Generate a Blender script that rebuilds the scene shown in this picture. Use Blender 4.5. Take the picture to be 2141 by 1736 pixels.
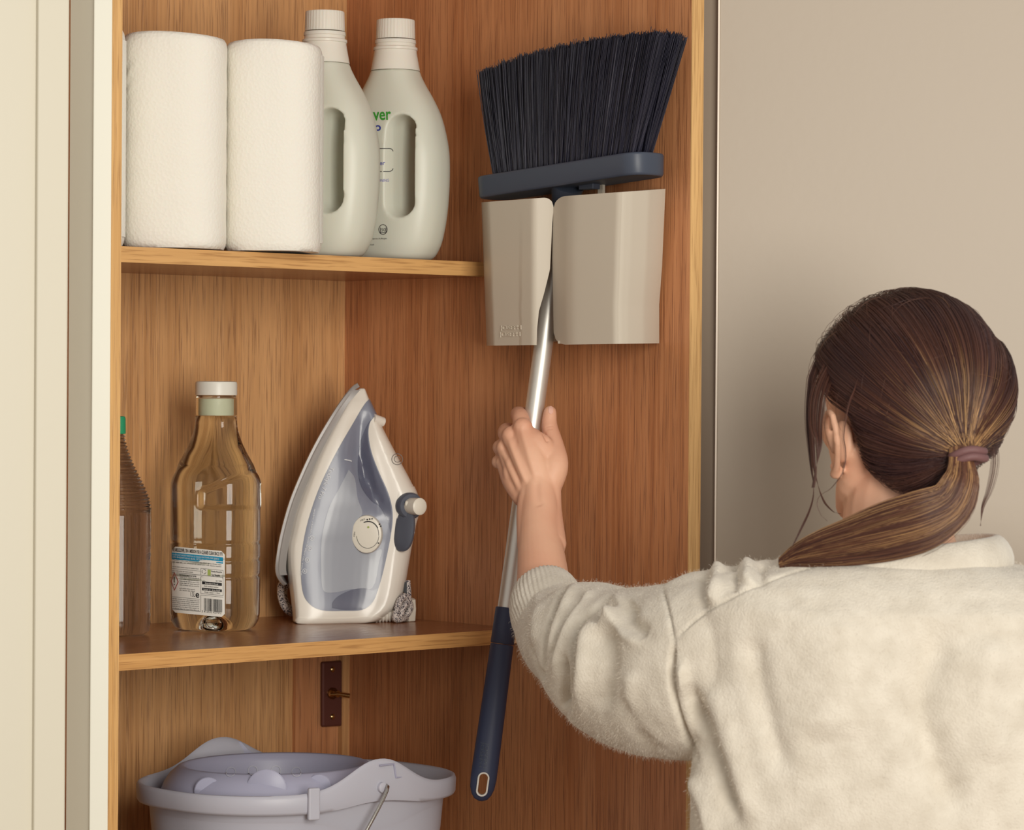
import bpy, bmesh, math, random
import numpy as np
from mathutils import Vector, Matrix
from mathutils.bvhtree import BVHTree
from mathutils import noise as mnoise

for o in list(bpy.data.objects):
    bpy.data.objects.remove(o)
SC = bpy.context.scene
COL = SC.collection
random.seed(7); RNG = np.random.default_rng(7)

# ------------------------------------------------------------------ camera, world, light, exposure
FPX, PITCH, ROLL, EYE = 6500.0, 0.0085, 0.0068, 1.57
cam = bpy.data.cameras.new('camera'); CAM = bpy.data.objects.new('camera', cam); COL.objects.link(CAM)
cam.sensor_width = 36; cam.lens = 36 * FPX / 2141; cam.clip_start = .05
fw = Vector((0, math.cos(PITCH), -math.sin(PITCH))); up0 = Vector((0, math.sin(PITCH), math.cos(PITCH))); rt0 = Vector((1, 0, 0))
cr, sr = math.cos(ROLL), math.sin(ROLL)
rt = rt0 * cr + up0 * sr; up = up0 * cr - rt0 * sr
m = Matrix((rt, up, -fw)).transposed().to_4x4(); m.translation = Vector((0, 0, EYE))
CAM.matrix_world = m
cam.dof.use_dof = True; cam.dof.focus_distance = 3.55; cam.dof.aperture_fstop = 11
SC.camera = CAM

w = bpy.data.worlds.new('room_light'); SC.world = w; w.use_nodes = True
w.node_tree.nodes['Background'].inputs[0].default_value = (1.0, .945, .88, 1)
w.node_tree.nodes['Background'].inputs[1].default_value = .52

def area(name, loc, target, size, power, col):
    l = bpy.data.lights.new(name, 'AREA'); l.shape = 'RECTANGLE'; l.size, l.size_y = size; l.energy = power; l.color = col
    o = bpy.data.objects.new(name, l); COL.objects.link(o); o.location = loc
    o.rotation_euler = (Vector(target) - Vector(loc)).to_track_quat('-Z', 'Y').to_euler()
    return o
area('window_light', (1.0, .15, 1.85), (-.1, 3.6, 1.45), (1.1, 1.7), 84, (1, .96, .87))
SC.view_settings.view_transform = 'Standard'; SC.view_settings.look = 'None'
SC.view_settings.gamma = 1; SC.view_settings.exposure = 0.0
SC.view_settings.use_curve_mapping = False

# ------------------------------------------------------------------ geometry helpers
def ray(px, py):
    u = (px - 1070.5) / FPX; v = (py - 868) / FPX
    return rt * u - up * v + fw
def P(px, py, y):
    r = ray(px, py); return Vector((0, 0, EYE)) + r * (y / r.y)
def PZ(px, py, z):
    r = ray(px, py); return Vector((0, 0, EYE)) + r * ((z - EYE) / r.z)
def pix(p):
    d = Vector(p) - Vector((0, 0, EYE)); k = d.dot(fw)
    return 1070.5 + FPX * d.dot(rt) / k, 868 - FPX * d.dot(up) / k
TH = 0.7509
DL = Vector((math.cos(TH), math.sin(TH), 0))      # along the back panel, to the right
DS = Vector((math.sin(TH), -math.cos(TH), 0))     # along the right panel, towards the room
C0 = Vector((-.2158, 4.0, 0))                     # inner corner
ZLOW, ZUP = EYE - .2896, EYE + .1366
def plane(px, py, n, o):
    r = ray(px, py); A = C0 + n * o
    return Vector((0, 0, EYE)) + r * ((A - Vector((0, 0, EYE))).dot(n) / r.dot(n))
def W(px, py, o=0): return plane(px, py, -DL, o)   # right panel, offset o into the room
def B(px, py, o=0): return plane(px, py, DS, o)    # back panel
def Q(l, s, z): return C0 - DL * l + DS * s + Vector((0, 0, z))   # cupboard frame: l left of corner, s out of the back

def tag(o, label=None, cat=None, group=None, kind=None):
    if label: o['label'] = label
    if cat: o['category'] = cat
    if group: o['group'] = group
    if kind: o['kind'] = kind
    return o
def thing(name, loc, label, cat, group=None):
    o = bpy.data.objects.new(name, None); COL.objects.link(o); o.location = loc; o.empty_display_size = .02
    return tag(o, label, cat, group)
def root_loc(p):
    v = Vector((0, 0, 0))
    while p is not None:
        v = v + Vector(p.location); p = p.parent
    return v
def smooth(me, angle=None):
    me.polygons.foreach_set('use_smooth', [True] * len(me.polygons))
    if angle is not None:
        try: me.set_sharp_from_angle(angle=math.radians(angle))
        except Exception: pass
def obj(name, data, mat, parent=None, sm=True, angle=40, bevel=0, label=None, kind=None):
    """data: bmesh, (verts, faces) or mesh, in world coordinates"""
    if isinstance(data, bmesh.types.BMesh):
        me = bpy.data.meshes.new(name); data.normal_update(); data.to_mesh(me); data.free()
    elif isinstance(data, tuple):
        me = bpy.data.meshes.new(name); me.from_pydata([tuple(v) for v in data[0]], [], [tuple(f) for f in data[1]]); me.update()
    else: me = data
    if parent is not None: me.transform(Matrix.Translation(-root_loc(parent)))
    if sm: smooth(me, angle)
    me.materials.clear()
    if mat: me.materials.append(mat)
    o = bpy.data.objects.new(name, me); COL.objects.link(o)
    if parent is not None: o.parent = parent
    if bevel:
        b = o.modifiers.new('bevel', 'BEVEL'); b.width = bevel; b.segments = 3; b.limit_method = 'ANGLE'; b.angle_limit = math.radians(40)
    if label: o['label'] = label
    if kind: o['kind'] = kind
    return o
def prism(pts, z0, z1):
    """plan polygon -> vertical prism"""
    n = len(pts); v = [(p[0], p[1], z0) for p in pts] + [(p[0], p[1], z1) for p in pts]
    f = [tuple(range(n))[::-1], tuple(range(n, 2 * n))] + [(i, (i + 1) % n, n + (i + 1) % n, n + i) for i in range(n)]
    bm = bmesh.new(); vs = [bm.verts.new(q) for q in v]
    for q in f: bm.faces.new([vs[i] for i in q])
    bmesh.ops.recalc_face_normals(bm, faces=bm.faces)
    return bm
def extrude_poly(pts, vec):
    """3D polygon extruded by vec"""
    n = len(pts); bm = bmesh.new(); a = [bm.verts.new(p) for p in pts]; b = [bm.verts.new(Vector(p) + vec) for p in pts]
    bm.faces.new(a); bm.faces.new(b[::-1])
    for i in range(n): bm.faces.new((a[i], b[i], b[(i + 1) % n], a[(i + 1) % n]))
    bmesh.ops.recalc_face_normals(bm, faces=bm.faces)
    return bm
def rings(rows, cap=True, closed=True):
    """loft rows of equal length"""
    n = len(rows[0]); bm = bmesh.new(); R = [[bm.verts.new(p) for p in r] for r in rows]
    for i in range(len(rows) - 1):
        for j in range(n if closed else n - 1):
            k = (j + 1) % n
            bm.faces.new((R[i][j], R[i][k], R[i + 1][k], R[i + 1][j]))
    if cap:
        bm.faces.new(R[0][::-1]); bm.faces.new(R[-1])
    bmesh.ops.recalc_face_normals(bm, faces=bm.faces)
    return bm
def lathe(c, prof, n=48, ex=Vector((1, 0, 0)), ey=Vector((0, 1, 0)), ez=Vector((0, 0, 1)), sx=1, sy=1, p=2.0, cap=True):
    rows = []
    for r, z in prof:
        row = []
        for j in range(n):
            a = 2 * math.pi * j / n; ca, sa = math.cos(a), math.sin(a)
            k = (abs(ca) ** p + abs(sa) ** p) ** (-1 / p)
            row.append(Vector(c) + ex * (r * sx * ca * k) + ey * (r * sy * sa * k) + ez * z)
        rows.append(row)
    return rings(rows, cap)
def catmull(pts, n=8):
    pts = [np.array(p, float) for p in pts]; pts = [2 * pts[0] - pts[1]] + pts + [2 * pts[-1] - pts[-2]]; out = []
    for i in range(1, len(pts) - 2):
        for k in range(n):
            t = k / n; a, b, c, d = pts[i - 1:i + 3]
            out.append(.5 * ((2 * b) + (c - a) * t + (2 * a - 5 * b + 4 * c - d) * t * t + (3 * b - a - 3 * c + d) * t ** 3))
    out.append(pts[-2]); return out
def tube(pts, r, n=12, caps=True):
    """pts world, r float or list"""
    pts = [Vector(p) for p in pts]; rows = []; prev = None
    for i, p in enumerate(pts):
        t = (pts[min(i + 1, len(pts) - 1)] - pts[max(i - 1, 0)]).normalized()
        if prev is None: a = t.orthogonal().normalized()
        else: a = (prev - t * prev.dot(t)).normalized()
        prev = a; b = t.cross(a); rr = r[i] if isinstance(r, (list, tuple)) else r
        rows.append([p + a * (rr * math.cos(2 * math.pi * j / n)) + b * (rr * math.sin(2 * math.pi * j / n)) for j in range(n)])
    return rings(rows, caps)
def join(bms):
    out = bmesh.new(); me = bpy.data.meshes.new('tmp')
    for b in bms:
        b.to_mesh(me); out.from_mesh(me); b.free()
    bpy.data.meshes.remove(me); return out
def interp(x, tab):
    return float(np.interp(x, [t[0] for t in tab], [t[1] for t in tab]))
def modmesh(bm, mods, name='tmp'):
    """run modifiers over a bmesh (or mesh) and return a mesh. mods: list of (type, dict)"""
    if isinstance(bm, bmesh.types.BMesh):
        me = bpy.data.meshes.new(name); bm.to_mesh(me); bm.free()
    else: me = bm
    o = bpy.data.objects.new(name, me); COL.objects.link(o); extra = []
    for t, d in mods:
        md = o.modifiers.new(t, t)
        for k, v in d.items(): setattr(md, k, v)
    dg = bpy.context.evaluated_depsgraph_get(); dg.update()
    res = bpy.data.meshes.new_from_object(o.evaluated_get(dg))
    bpy.data.objects.remove(o); bpy.data.meshes.remove(me)
    return res
def boolean(a, b, op):
    """a, b meshes -> mesh"""
    oa = bpy.data.objects.new('a', a); ob = bpy.data.objects.new('b', b); COL.objects.link(oa); COL.objects.link(ob)
    md = oa.modifiers.new('b', 'BOOLEAN'); md.operation = op; md.object = ob; md.solver = 'EXACT'
    dg = bpy.context.evaluated_depsgraph_get(); dg.update()
    res = bpy.data.meshes.new_from_object(oa.evaluated_get(dg))
    bpy.data.objects.remove(oa); bpy.data.objects.remove(ob)
    return res
def tomesh(bm):
    me = bpy.data.meshes.new('m'); bm.to_mesh(me); bm.free(); return me
def voxel(bm, size, it=4, fac=.5):
    mods = [('REMESH', dict(mode='VOXEL', voxel_size=size))]
    if it: mods.append(('SMOOTH', dict(factor=fac, iterations=it)))
    return modmesh(bm, mods)
def inflated(me, d):
    m2 = me.copy(); co = np.empty(len(m2.vertices) * 3); no = np.empty(len(m2.vertices) * 3)
    m2.vertices.foreach_get('co', co); m2.vertices.foreach_get('normal', no) if False else None
    m2.vertex_normals.foreach_get('vector', no)
    m2.vertices.foreach_set('co', co + no * d); m2.update(); return m2
def bvh_of(me):
    return BVHTree.FromPolygons([v.co.copy() for v in me.vertices], [tuple(p.vertices) for p in me.polygons])
CO = Vector((0, 0, EYE))
def onto(px, py, bvh, off, fallback):
    r = ray(px, py).normalized(); h = bvh.ray_cast(CO, r)
    if h[0] is None: return P(px, py, fallback)
    n = h[1] if h[1].dot(r) < 0 else -h[1]
    return h[0] + n * off
def text2d(s, bold=0.0, shear=0):
    c = bpy.data.curves.new('t', 'FONT'); c.body = s; c.size = 1; c.offset = bold; c.shear = shear; c.resolution_u = 3
    o = bpy.data.objects.new('t', c); COL.objects.link(o)
    dg = bpy.context.evaluated_depsgraph_get(); dg.update(); me = bpy.data.meshes.new_from_object(o.evaluated_get(dg))
    v = [tuple(q.co[:2]) for q in me.vertices]; f = [tuple(p.vertices) for p in me.polygons]
    bpy.data.objects.remove(o); bpy.data.curves.remove(c); bpy.data.meshes.remove(me)
    return v, f
def text_px(s, x0, y0, x1, y1, h, **k):
    """text whose baseline runs from (x0,y0) to (x1,y1) px and whose capitals are h px tall -> 2D px verts, faces"""
    v, f = text2d(s, **k)
    if not v: return [], []
    xm = max(a[0] for a in v); d = np.array([x1 - x0, y1 - y0], float); u = d / np.linalg.norm(d); n = np.array([u[1], -u[0]])
    return [tuple(np.array([x0, y0]) + d * (a[0] / xm) + n * (a[1] * h / .7)) for a in v], f
def grid_px(x0, y0, x1, y1, nx=6, ny=6, skew=0, rad=0):
    v = []; f = []
    for j in range(ny + 1):
        for i in range(nx + 1):
            x = x0 + (x1 - x0) * i / nx; y = y0 + (y1 - y0) * j / ny
            if rad:
                dy = min(y - y0, y1 - y); ins = rad - math.sqrt(max(rad * rad - max(rad - dy, 0) ** 2, 0)) if dy < rad else 0
                x = min(max(x, x0 + ins), x1 - ins)
            v.append((x, y + skew * (x - x1)))
    for j in range(ny):
        for i in range(nx):
            a = j * (nx + 1) + i; f.append((a, a + 1, a + nx + 2, a + nx + 1))
    return v, f
def ring_px(cx, cy, rx, ry, wd, n=28, a0=0, a1=2 * math.pi, rot=0):
    v = []; f = []
    for i in range(n + 1):
        a = a0 + (a1 - a0) * i / n
        for k in (0, 1):
            x = (rx + wd * k) * math.cos(a); y = (ry + wd * k) * math.sin(a)
            v.append((cx + x * math.cos(rot) - y * math.sin(rot), cy + x * math.sin(rot) + y * math.cos(rot)))
    for i in range(n): f.append((2 * i, 2 * i + 1, 2 * i + 3, 2 * i + 2))
    return v, f
def print_on(name, items, bvh, off, y, mat, parent, label=None, split=False):
    if split:
        return [print_on(name, [it], bvh, off, y, mat, parent, label) for it in items]
    V = []; F = []
    for v, f in items:
        n = len(V); V += [onto(a[0], a[1], bvh, off, y) for a in v]; F += [tuple(i + n for i in q) for q in f]
    return obj(name, (V, F), mat, parent, label=label)

# ------------------------------------------------------------------ materials
def lin(r, g, b):
    f = lambda c: (c / 255 / 12.92) if c / 255 <= .04045 else ((c / 255 + .055) / 1.055) ** 2.4
    return (f(r), f(g), f(b), 1)
def mat(name, col, rough=.5, metal=0, trans=0, ior=1.45, sss=0, coat=0, bump=None, var=None, sheen=0, spec=None):
    m = bpy.data.materials.new(name); m.use_nodes = True; nt = m.node_tree; b = nt.nodes['Principled BSDF']
    b.inputs['Base Color'].default_value = col; b.inputs['Roughness'].default_value = rough; b.inputs['Metallic'].default_value = metal
    b.inputs['Transmission Weight'].default_value = trans; b.inputs['IOR'].default_value = ior
    if sss: b.inputs['Subsurface Weight'].default_value = sss; b.inputs['Subsurface Radius'].default_value = (.012, .005, .003); b.inputs['Subsurface Scale'].default_value = 1
    if coat: b.inputs['Coat Weight'].default_value = coat; b.inputs['Coat Roughness'].default_value = .1
    if sheen: b.inputs['Sheen Weight'].default_value = sheen; b.inputs['Sheen Roughness'].default_value = .6
    if spec is not None: b.inputs['Specular IOR Level'].default_value = spec
    tc = nt.nodes.new('ShaderNodeTexCoord')
    if bump:
        sc, st = bump[:2]; n = nt.nodes.new('ShaderNodeTexNoise'); n.inputs['Scale'].default_value = sc; n.inputs['Detail'].default_value = 4
        nt.links.new(tc.outputs['Object'], n.inputs['Vector']); bp = nt.nodes.new('ShaderNodeBump'); bp.inputs['Strength'].default_value = st
        bp.inputs['Distance'].default_value = bump[2] if len(bump) > 2 else .002
        nt.links.new(n.outputs['Fac'], bp.inputs['Height']); nt.links.new(bp.outputs['Normal'], b.inputs['Normal'])
    if var:
        sc, c2 = var; n = nt.nodes.new('ShaderNodeTexNoise'); n.inputs['Scale'].default_value = sc; n.inputs['Detail'].default_value = 5
        nt.links.new(tc.outputs['Object'], n.inputs['Vector']); rp = nt.nodes.new('ShaderNodeValToRGB')
        rp.color_ramp.elements[0].position = .35; rp.color_ramp.elements[0].color = col; rp.color_ramp.elements[1].position = .68; rp.color_ramp.elements[1].color = c2
        nt.links.new(n.outputs['Fac'], rp.inputs['Fac']); nt.links.new(rp.outputs['Color'], b.inputs['Base Color'])
    return m
def oak(name, light, dark, pore, rotz=0.0, axis=2, rough=.42, off=0.0, fine=1.0):
    """grain runs along `axis` after turning by -rotz about z"""
    m = bpy.data.materials.new(name); m.use_nodes = True; nt = m.node_tree; b = nt.nodes['Principled BSDF']; L = nt.links.new
    tc = nt.nodes.new('ShaderNodeTexCoord'); geo = nt.nodes.new('ShaderNodeNewGeometry')
    rot = nt.nodes.new('ShaderNodeVectorRotate'); rot.rotation_type = 'Z_AXIS'; rot.inputs['Angle'].default_value = -rotz
    L(geo.outputs['Position'], rot.inputs['Vector'])
    def mp(across, along):
        q = nt.nodes.new('ShaderNodeMapping'); s = [across] * 3; s[axis] = along; q.inputs['Scale'].default_value = s
        q.inputs['Location'].default_value = (off, off * .7, off * .3); L(rot.outputs['Vector'], q.inputs['Vector']); return q
    def nz(q, detail=6, dist=0):
        n = nt.nodes.new('ShaderNodeTexNoise'); n.inputs['Scale'].default_value = 1; n.inputs['Detail'].default_value = detail; n.inputs['Distortion'].default_value = dist
        L(q.outputs['Vector'], n.inputs['Vector']); return n
    a = nz(mp(17 * fine, .7), 4, .3); r1 = nt.nodes.new('ShaderNodeValToRGB'); r1.color_ramp.elements[0].position = .36; r1.color_ramp.elements[1].position = .64
    r1.color_ramp.elements[0].color = dark; r1.color_ramp.elements[1].color = light; L(a.outputs['Fac'], r1.inputs['Fac'])
    c = nz(mp(640 * fine, 15), 3); r2 = nt.nodes.new('ShaderNodeMapRange'); r2.inputs['From Min'].default_value = .53; r2.inputs['From Max'].default_value = .66; L(c.outputs['Fac'], r2.inputs['Value'])
    e = nz(mp(230 * fine, 3.5), 4); r3 = nt.nodes.new('ShaderNodeMapRange'); r3.inputs['From Min'].default_value = .42; r3.inputs['From Max'].default_value = .62; L(e.outputs['Fac'], r3.inputs['Value'])
    mx0 = nt.nodes.new('ShaderNodeMixRGB'); mx0.blend_type = 'MIX'; L(r1.outputs['Color'], mx0.inputs['Color1']); mx0.inputs['Color2'].default_value = tuple(light[i] * 1.16 for i in range(3)) + (1,)
    m3 = nt.nodes.new('ShaderNodeMath'); m3.operation = 'MULTIPLY'; m3.inputs[1].default_value = .5; L(r3.outputs['Result'], m3.inputs[0]); L(m3.outputs[0], mx0.inputs['Fac'])
    mx = nt.nodes.new('ShaderNodeMixRGB'); L(mx0.outputs['Color'], mx.inputs['Color1']); mx.inputs['Color2'].default_value = pore
    m2 = nt.nodes.new('ShaderNodeMath'); m2.operation = 'MULTIPLY'; m2.inputs[1].default_value = .55; L(r2.outputs['Result'], m2.inputs[0]); L(m2.outputs[0], mx.inputs['Fac'])
    L(mx.outputs['Color'], b.inputs['Base Color']); b.inputs['Roughness'].default_value = rough
    bp = nt.nodes.new('ShaderNodeBump'); bp.invert = True; bp.inputs['Strength'].default_value = .35; bp.inputs['Distance'].default_value = .0006
    L(r2.outputs['Result'], bp.inputs['Height']); L(bp.outputs['Normal'], b.inputs['Normal'])
    return m
M = {}
M['oak_back'] = oak('oak_veneer_back', lin(212, 163, 112), lin(188, 137, 88), lin(122, 79, 48), TH, 2)
M['oak_side'] = oak('oak_veneer_side', lin(200, 140, 96), lin(178, 115, 73), lin(116, 68, 44), TH, 2, off=5)
M['oak_edge_v'] = oak('oak_edge_upright', lin(222, 178, 118), lin(205, 156, 96), lin(160, 112, 62), TH, 2, off=9)
M['oak_edge_h'] = oak('oak_edge_level', lin(216, 168, 108), lin(198, 146, 86), lin(150, 102, 56), TH, 0, off=3, fine=.7)
M['oak_shelf'] = oak('oak_shelf', lin(158, 108, 72), lin(138, 88, 58), lin(96, 56, 38), TH, 0, rough=.22, off=2)
M['cream'] = mat('cream_painted_door', lin(216, 210, 192), .45, bump=(60, .05))
M['white_paint'] = mat('white_painted_frame', lin(228, 226, 212), .45, bump=(60, .05))
M['taupe'] = mat('taupe_door', lin(174, 160, 143), .42, bump=(90, .05))
M['taupe_edge'] = mat('pale_door_edge', lin(236, 222, 205), .4)
M['paper'] = None
M['jug'] = mat('pale_grey_jug_plastic', lin(212, 212, 198), .38, sss=.15)
M['jug_cap'] = mat('milky_cap_plastic', lin(240, 234, 222), .3, trans=.12, ior=1.3, sss=.15)
M['green_print'] = mat('green_print', lin(58, 150, 52), .5)
M['blue_print'] = mat('blue_print', lin(50, 60, 150), .5)
M['dark_print'] = mat('dark_print', lin(60, 58, 60), .5)
M['clear'] = mat('clear_bottle_water', (.92, .95, .87, 1), .0, trans=1, ior=1.33)
M['clear_thin'] = mat('clear_bottle_neck', lin(240, 240, 228), .0, trans=1, ior=1.12)
M['smoky'] = mat('smoky_bottle', lin(196, 190, 190), .02, trans=1, ior=1.3)
M['white_cap'] = mat('white_cap', lin(232, 230, 220), .35)
M['green_cap'] = mat('green_cap', lin(40, 150, 105), .4)
M['label_white'] = mat('label_white', lin(226, 222, 214), .5)
M['teal_print'] = mat('teal_print', lin(0, 140, 180), .5)
M['black_print'] = mat('black_print', lin(30, 28, 30), .5)
M['red_print'] = mat('red_print', lin(170, 50, 50), .5)
M['lime_print'] = mat('lime_print', lin(160, 175, 90), .5)
M['grey_print'] = mat('grey_print', lin(110, 106, 104), .5)
M['iron_white'] = mat('iron_white_shell', lin(232, 225, 214), .3, coat=.2)
M['iron_grey'] = mat('iron_grey_tank', lin(128, 132, 148), .3, coat=.15)
M['iron_dark'] = mat('iron_dark_recess', lin(94, 97, 116), .25, coat=.3)
M['iron_light'] = mat('iron_light_tank', lin(156, 160, 170), .28, coat=.15)
M['sole'] = mat('soleplate_metal', lin(176, 172, 170), .35, metal=.35)
M['knob_grey'] = mat('slate_button', lin(88, 92, 104), .35)
M['ivory'] = mat('ivory_dial', lin(232, 226, 212), .35)
M['pale_print'] = mat('pale_print', lin(226, 228, 232), .5)
M['black'] = mat('black_plastic', lin(38, 38, 44), .4)
M['bucket'] = mat('lilac_grey_plastic', lin(180, 179, 190), .42, sss=.06)
M['wringer'] = mat('lilac_plastic_wringer', lin(162, 161, 182), .4, sss=.05)
M['steel'] = mat('steel_wire', lin(190, 186, 180), .2, metal=1)
M['bronze'] = mat('dark_bronze', lin(104, 62, 54), .4, metal=.35)
M['brass'] = mat('brass', lin(190, 160, 110), .22, metal=1)
M['pan'] = mat('stone_grey_plastic', lin(206, 196, 180), .42)
M['navy'] = mat('slate_blue_plastic', lin(66, 73, 88), .42)
M['navy_grip'] = mat('navy_soft_grip', lin(50, 57, 82), .5)
M['alu'] = mat('brushed_aluminium', lin(222, 218, 210), .42, metal=.75, bump=(400, .05, .0004))
M['bristle'] = mat('black_bristle', lin(26, 24, 48), .38)
M['skin'] = mat('skin', lin(232, 184, 154), .5, sss=.12, bump=(260, .12, .0008), var=(9, lin(218, 160, 132)))
M['nail'] = mat('nail', lin(226, 178, 160), .3)
M['eye'] = mat('eye_white', lin(230, 228, 222), .2)
M['denim'] = mat('dark_denim', lin(44, 52, 76), .8, bump=(500, .3, .001))
M['shoe'] = mat('white_trainer', lin(214, 210, 202), .5)
M['scrunchie'] = mat('brown_hair_band', lin(112, 78, 78), .6, bump=(120, .3, .002))
M['floor'] = oak('floor_boards', lin(150, 120, 90), lin(120, 92, 66), lin(80, 60, 44), 0, 0)
M['plaster'] = mat('plaster', lin(214, 204, 190), .8, bump=(30, .1))
# kitchen paper: embossed dots
def paper():
    m = mat('kitchen_paper', lin(240, 236, 226), .85, sss=.08); nt = m.node_tree; b = nt.nodes['Principled BSDF']; L = nt.links.new
    tc = nt.nodes.new('ShaderNodeTexCoord'); v = nt.nodes.new('ShaderNodeTexVoronoi'); v.inputs['Scale'].default_value = 260; L(tc.outputs['Object'], v.inputs['Vector'])
    n = nt.nodes.new('ShaderNodeTexNoise'); n.inputs['Scale'].default_value = 18; L(tc.outputs['Object'], n.inputs['Vector'])
    ad = nt.nodes.new('ShaderNodeMath'); ad.operation = 'MULTIPLY_ADD'; L(n.outputs['Fac'], ad.inputs[0]); ad.inputs[1].default_value = 1.3; L(v.outputs['Distance'], ad.inputs[2])
    bp = nt.nodes.new('ShaderNodeBump'); bp.inputs['Strength'].default_value = .3; bp.inputs['Distance'].default_value = .0014
    L(ad.outputs[0], bp.inputs['Height']); L(bp.outputs['Normal'], b.inputs['Normal']); return m
M['paper'] = paper()
def braid():
    m = mat('braided_cord', lin(210, 200, 196), .8); nt = m.node_tree; b = nt.nodes['Principled BSDF']; L = nt.links.new
    tc = nt.nodes.new('ShaderNodeTexCoord'); v = nt.nodes.new('ShaderNodeTexVoronoi'); v.inputs['Scale'].default_value = 1000; L(tc.outputs['Object'], v.inputs['Vector'])
    r = nt.nodes.new('ShaderNodeValToRGB'); r.color_ramp.interpolation = 'CONSTANT'; r.color_ramp.elements[0].color = lin(214, 204, 198); r.color_ramp.elements[1].position = .62; r.color_ramp.elements[1].color = lin(60, 54, 66)
    L(v.outputs['Color'], r.inputs['Fac']); L(r.outputs['Color'], b.inputs['Base Color']); return m
M['braid'] = braid()
def wool():
    m = mat('cream_fleece', lin(216, 208, 194), .95, sheen=.25, var=(38, lin(202, 193, 178))); nt = m.node_tree; b = nt.nodes['Principled BSDF']; L = nt.links.new
    tc = nt.nodes.new('ShaderNodeTexCoord'); n = nt.nodes.new('ShaderNodeTexNoise'); n.inputs['Scale'].default_value = 420; n.inputs['Detail'].default_value = 3; L(tc.outputs['Object'], n.inputs['Vector'])
    n2 = nt.nodes.new('ShaderNodeTexNoise'); n2.inputs['Scale'].default_value = 90; n2.inputs['Detail'].default_value = 4; L(tc.outputs['Object'], n2.inputs['Vector'])
    ad = nt.nodes.new('ShaderNodeMath'); ad.operation = 'ADD'; L(n.outputs['Fac'], ad.inputs[0]); L(n2.outputs['Fac'], ad.inputs[1])
    bp = nt.nodes.new('ShaderNodeBump'); bp.inputs['Strength'].default_value = .5; bp.inputs['Distance'].default_value = .002
    L(ad.outputs[0], bp.inputs['Height']); L(bp.outputs['Normal'], b.inputs['Normal']); return m
M['wool'] = wool()
def hairmat(name, c0, c1, c2, rough=.38):
    m = mat(name, c0, rough, spec=.6); nt = m.node_tree; b = nt.nodes['Principled BSDF']; L = nt.links.new
    a = nt.nodes.new('ShaderNodeAttribute'); a.attribute_name = 'tone'; r = nt.nodes.new('ShaderNodeValToRGB')
    r.color_ramp.elements[0].color = c0; r.color_ramp.elements[1].color = c2; e = r.color_ramp.elements.new(.5); e.color = c1
    L(a.outputs['Fac'], r.inputs['Fac']); L(r.outputs['Color'], b.inputs['Base Color']); return m
M['hair'] = hairmat('brown_hair', lin(50, 28, 32), lin(100, 62, 46), lin(220, 174, 116))
M['hair_base'] = mat('dark_hair_base', lin(44, 27, 28), .6)
M['bristle_strand'] = hairmat('navy_black_bristle', lin(16, 15, 32), lin(26, 25, 46), lin(78, 76, 88), .45)
M['fuzz'] = hairmat('fleece_fibre', lin(222, 213, 198), lin(230, 222, 208), lin(236, 230, 218), .9)

def strands(name, lines, radius, tone, material, parent, tip=.3, kind='stuff'):
    """lines: array (k, n, 3) world"""
    lines = np.asarray(lines, float); k, n, _ = lines.shape
    cu = bpy.data.hair_curves.new(name); cu.add_curves([n] * k)
    off = np.array(root_loc(parent)); pos = (lines - off).astype(np.float32).ravel()
    if 'position' not in cu.attributes: cu.attributes.new('position', 'FLOAT_VECTOR', 'POINT')
    cu.attributes['position'].data.foreach_set('vector', pos)
    ra = cu.attributes.new('radius', 'FLOAT', 'POINT') if 'radius' not in cu.attributes else cu.attributes['radius']
    prof = np.interp(np.linspace(0, 1, n), [0, .7, 1], [1, .9, tip]); ra.data.foreach_set('value', (np.ones((k, 1)) * prof * radius).astype(np.float32).ravel())
    t = cu.attributes.new('tone', 'FLOAT', 'POINT'); tone = np.asarray(tone, float)
    if tone.ndim == 1: tone = tone[:, None] * np.ones((1, n))
    t.data.foreach_set('value', tone.astype(np.float32).ravel())
    cu.materials.append(material); o = bpy.data.objects.new(name, cu); COL.objects.link(o); o.parent = parent
    if kind: o['kind'] = kind
    return o

# ------------------------------------------------------------------ setting
fl = obj('floor', prism([(-3, -1), (3.5, -1), (3.5, 5.2), (-3, 5.2)], -.05, 0), M['floor'], sm=False); tag(fl, kind='structure')
# walls behind the cupboards: two walls that meet in the corner behind the corner cupboard
c1 = C0 - DS * .05 + DL * .05
def wallp(a, b, t, nrm): return [a, b, b + nrm * t, a + nrm * t]
o = obj('wall_left', prism([c1 - DL * 2.6, c1 + DL * .1, c1 + DL * .1 - DS * .1, c1 - DL * 2.6 - DS * .1], 0, 2.6), M['plaster'], sm=False); tag(o, kind='structure')
o = obj('wall_right', prism([c1 - DS * 0, c1 + DS * .60, c1 + DS * .60 + DL * .1, c1 + DL * .1], 0, 2.6), M['plaster'], sm=False); tag(o, kind='structure')

# ------------------------------------------------------------------ corner cupboard
SB, ST = .24, 2.32
cup = thing('corner_cupboard', Q(.3, .2, SB), 'open oak veneered corner cupboard with two shelves holding bottles, iron and bucket', 'cupboard')
LW = .60; T = .019
def q2(l, s): return Q(l, s, 0)
obj('back_panel', prism([q2(0, 0), q2(LW + .1, 0), q2(LW + .1, -T), q2(-T, -T)], SB, ST), M['oak_back'], cup, sm=False)
rf = W(1440, 868, 0); sR = (rf - C0).dot(DS)
obj('side_panel', prism([q2(0, 0), q2(0, sR), q2(-T, sR), q2(-T, 0)], SB, ST), M['oak_side'], cup, sm=False)
obj('edge_band', prism([q2(0, sR), q2(0, sR + .0015), q2(-T, sR + .0015), q2(-T, sR)], SB, ST), M['oak_edge_v'], cup, sm=False, label='light oak edge band on the right side')
SLW, SUP = .335, .268
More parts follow.
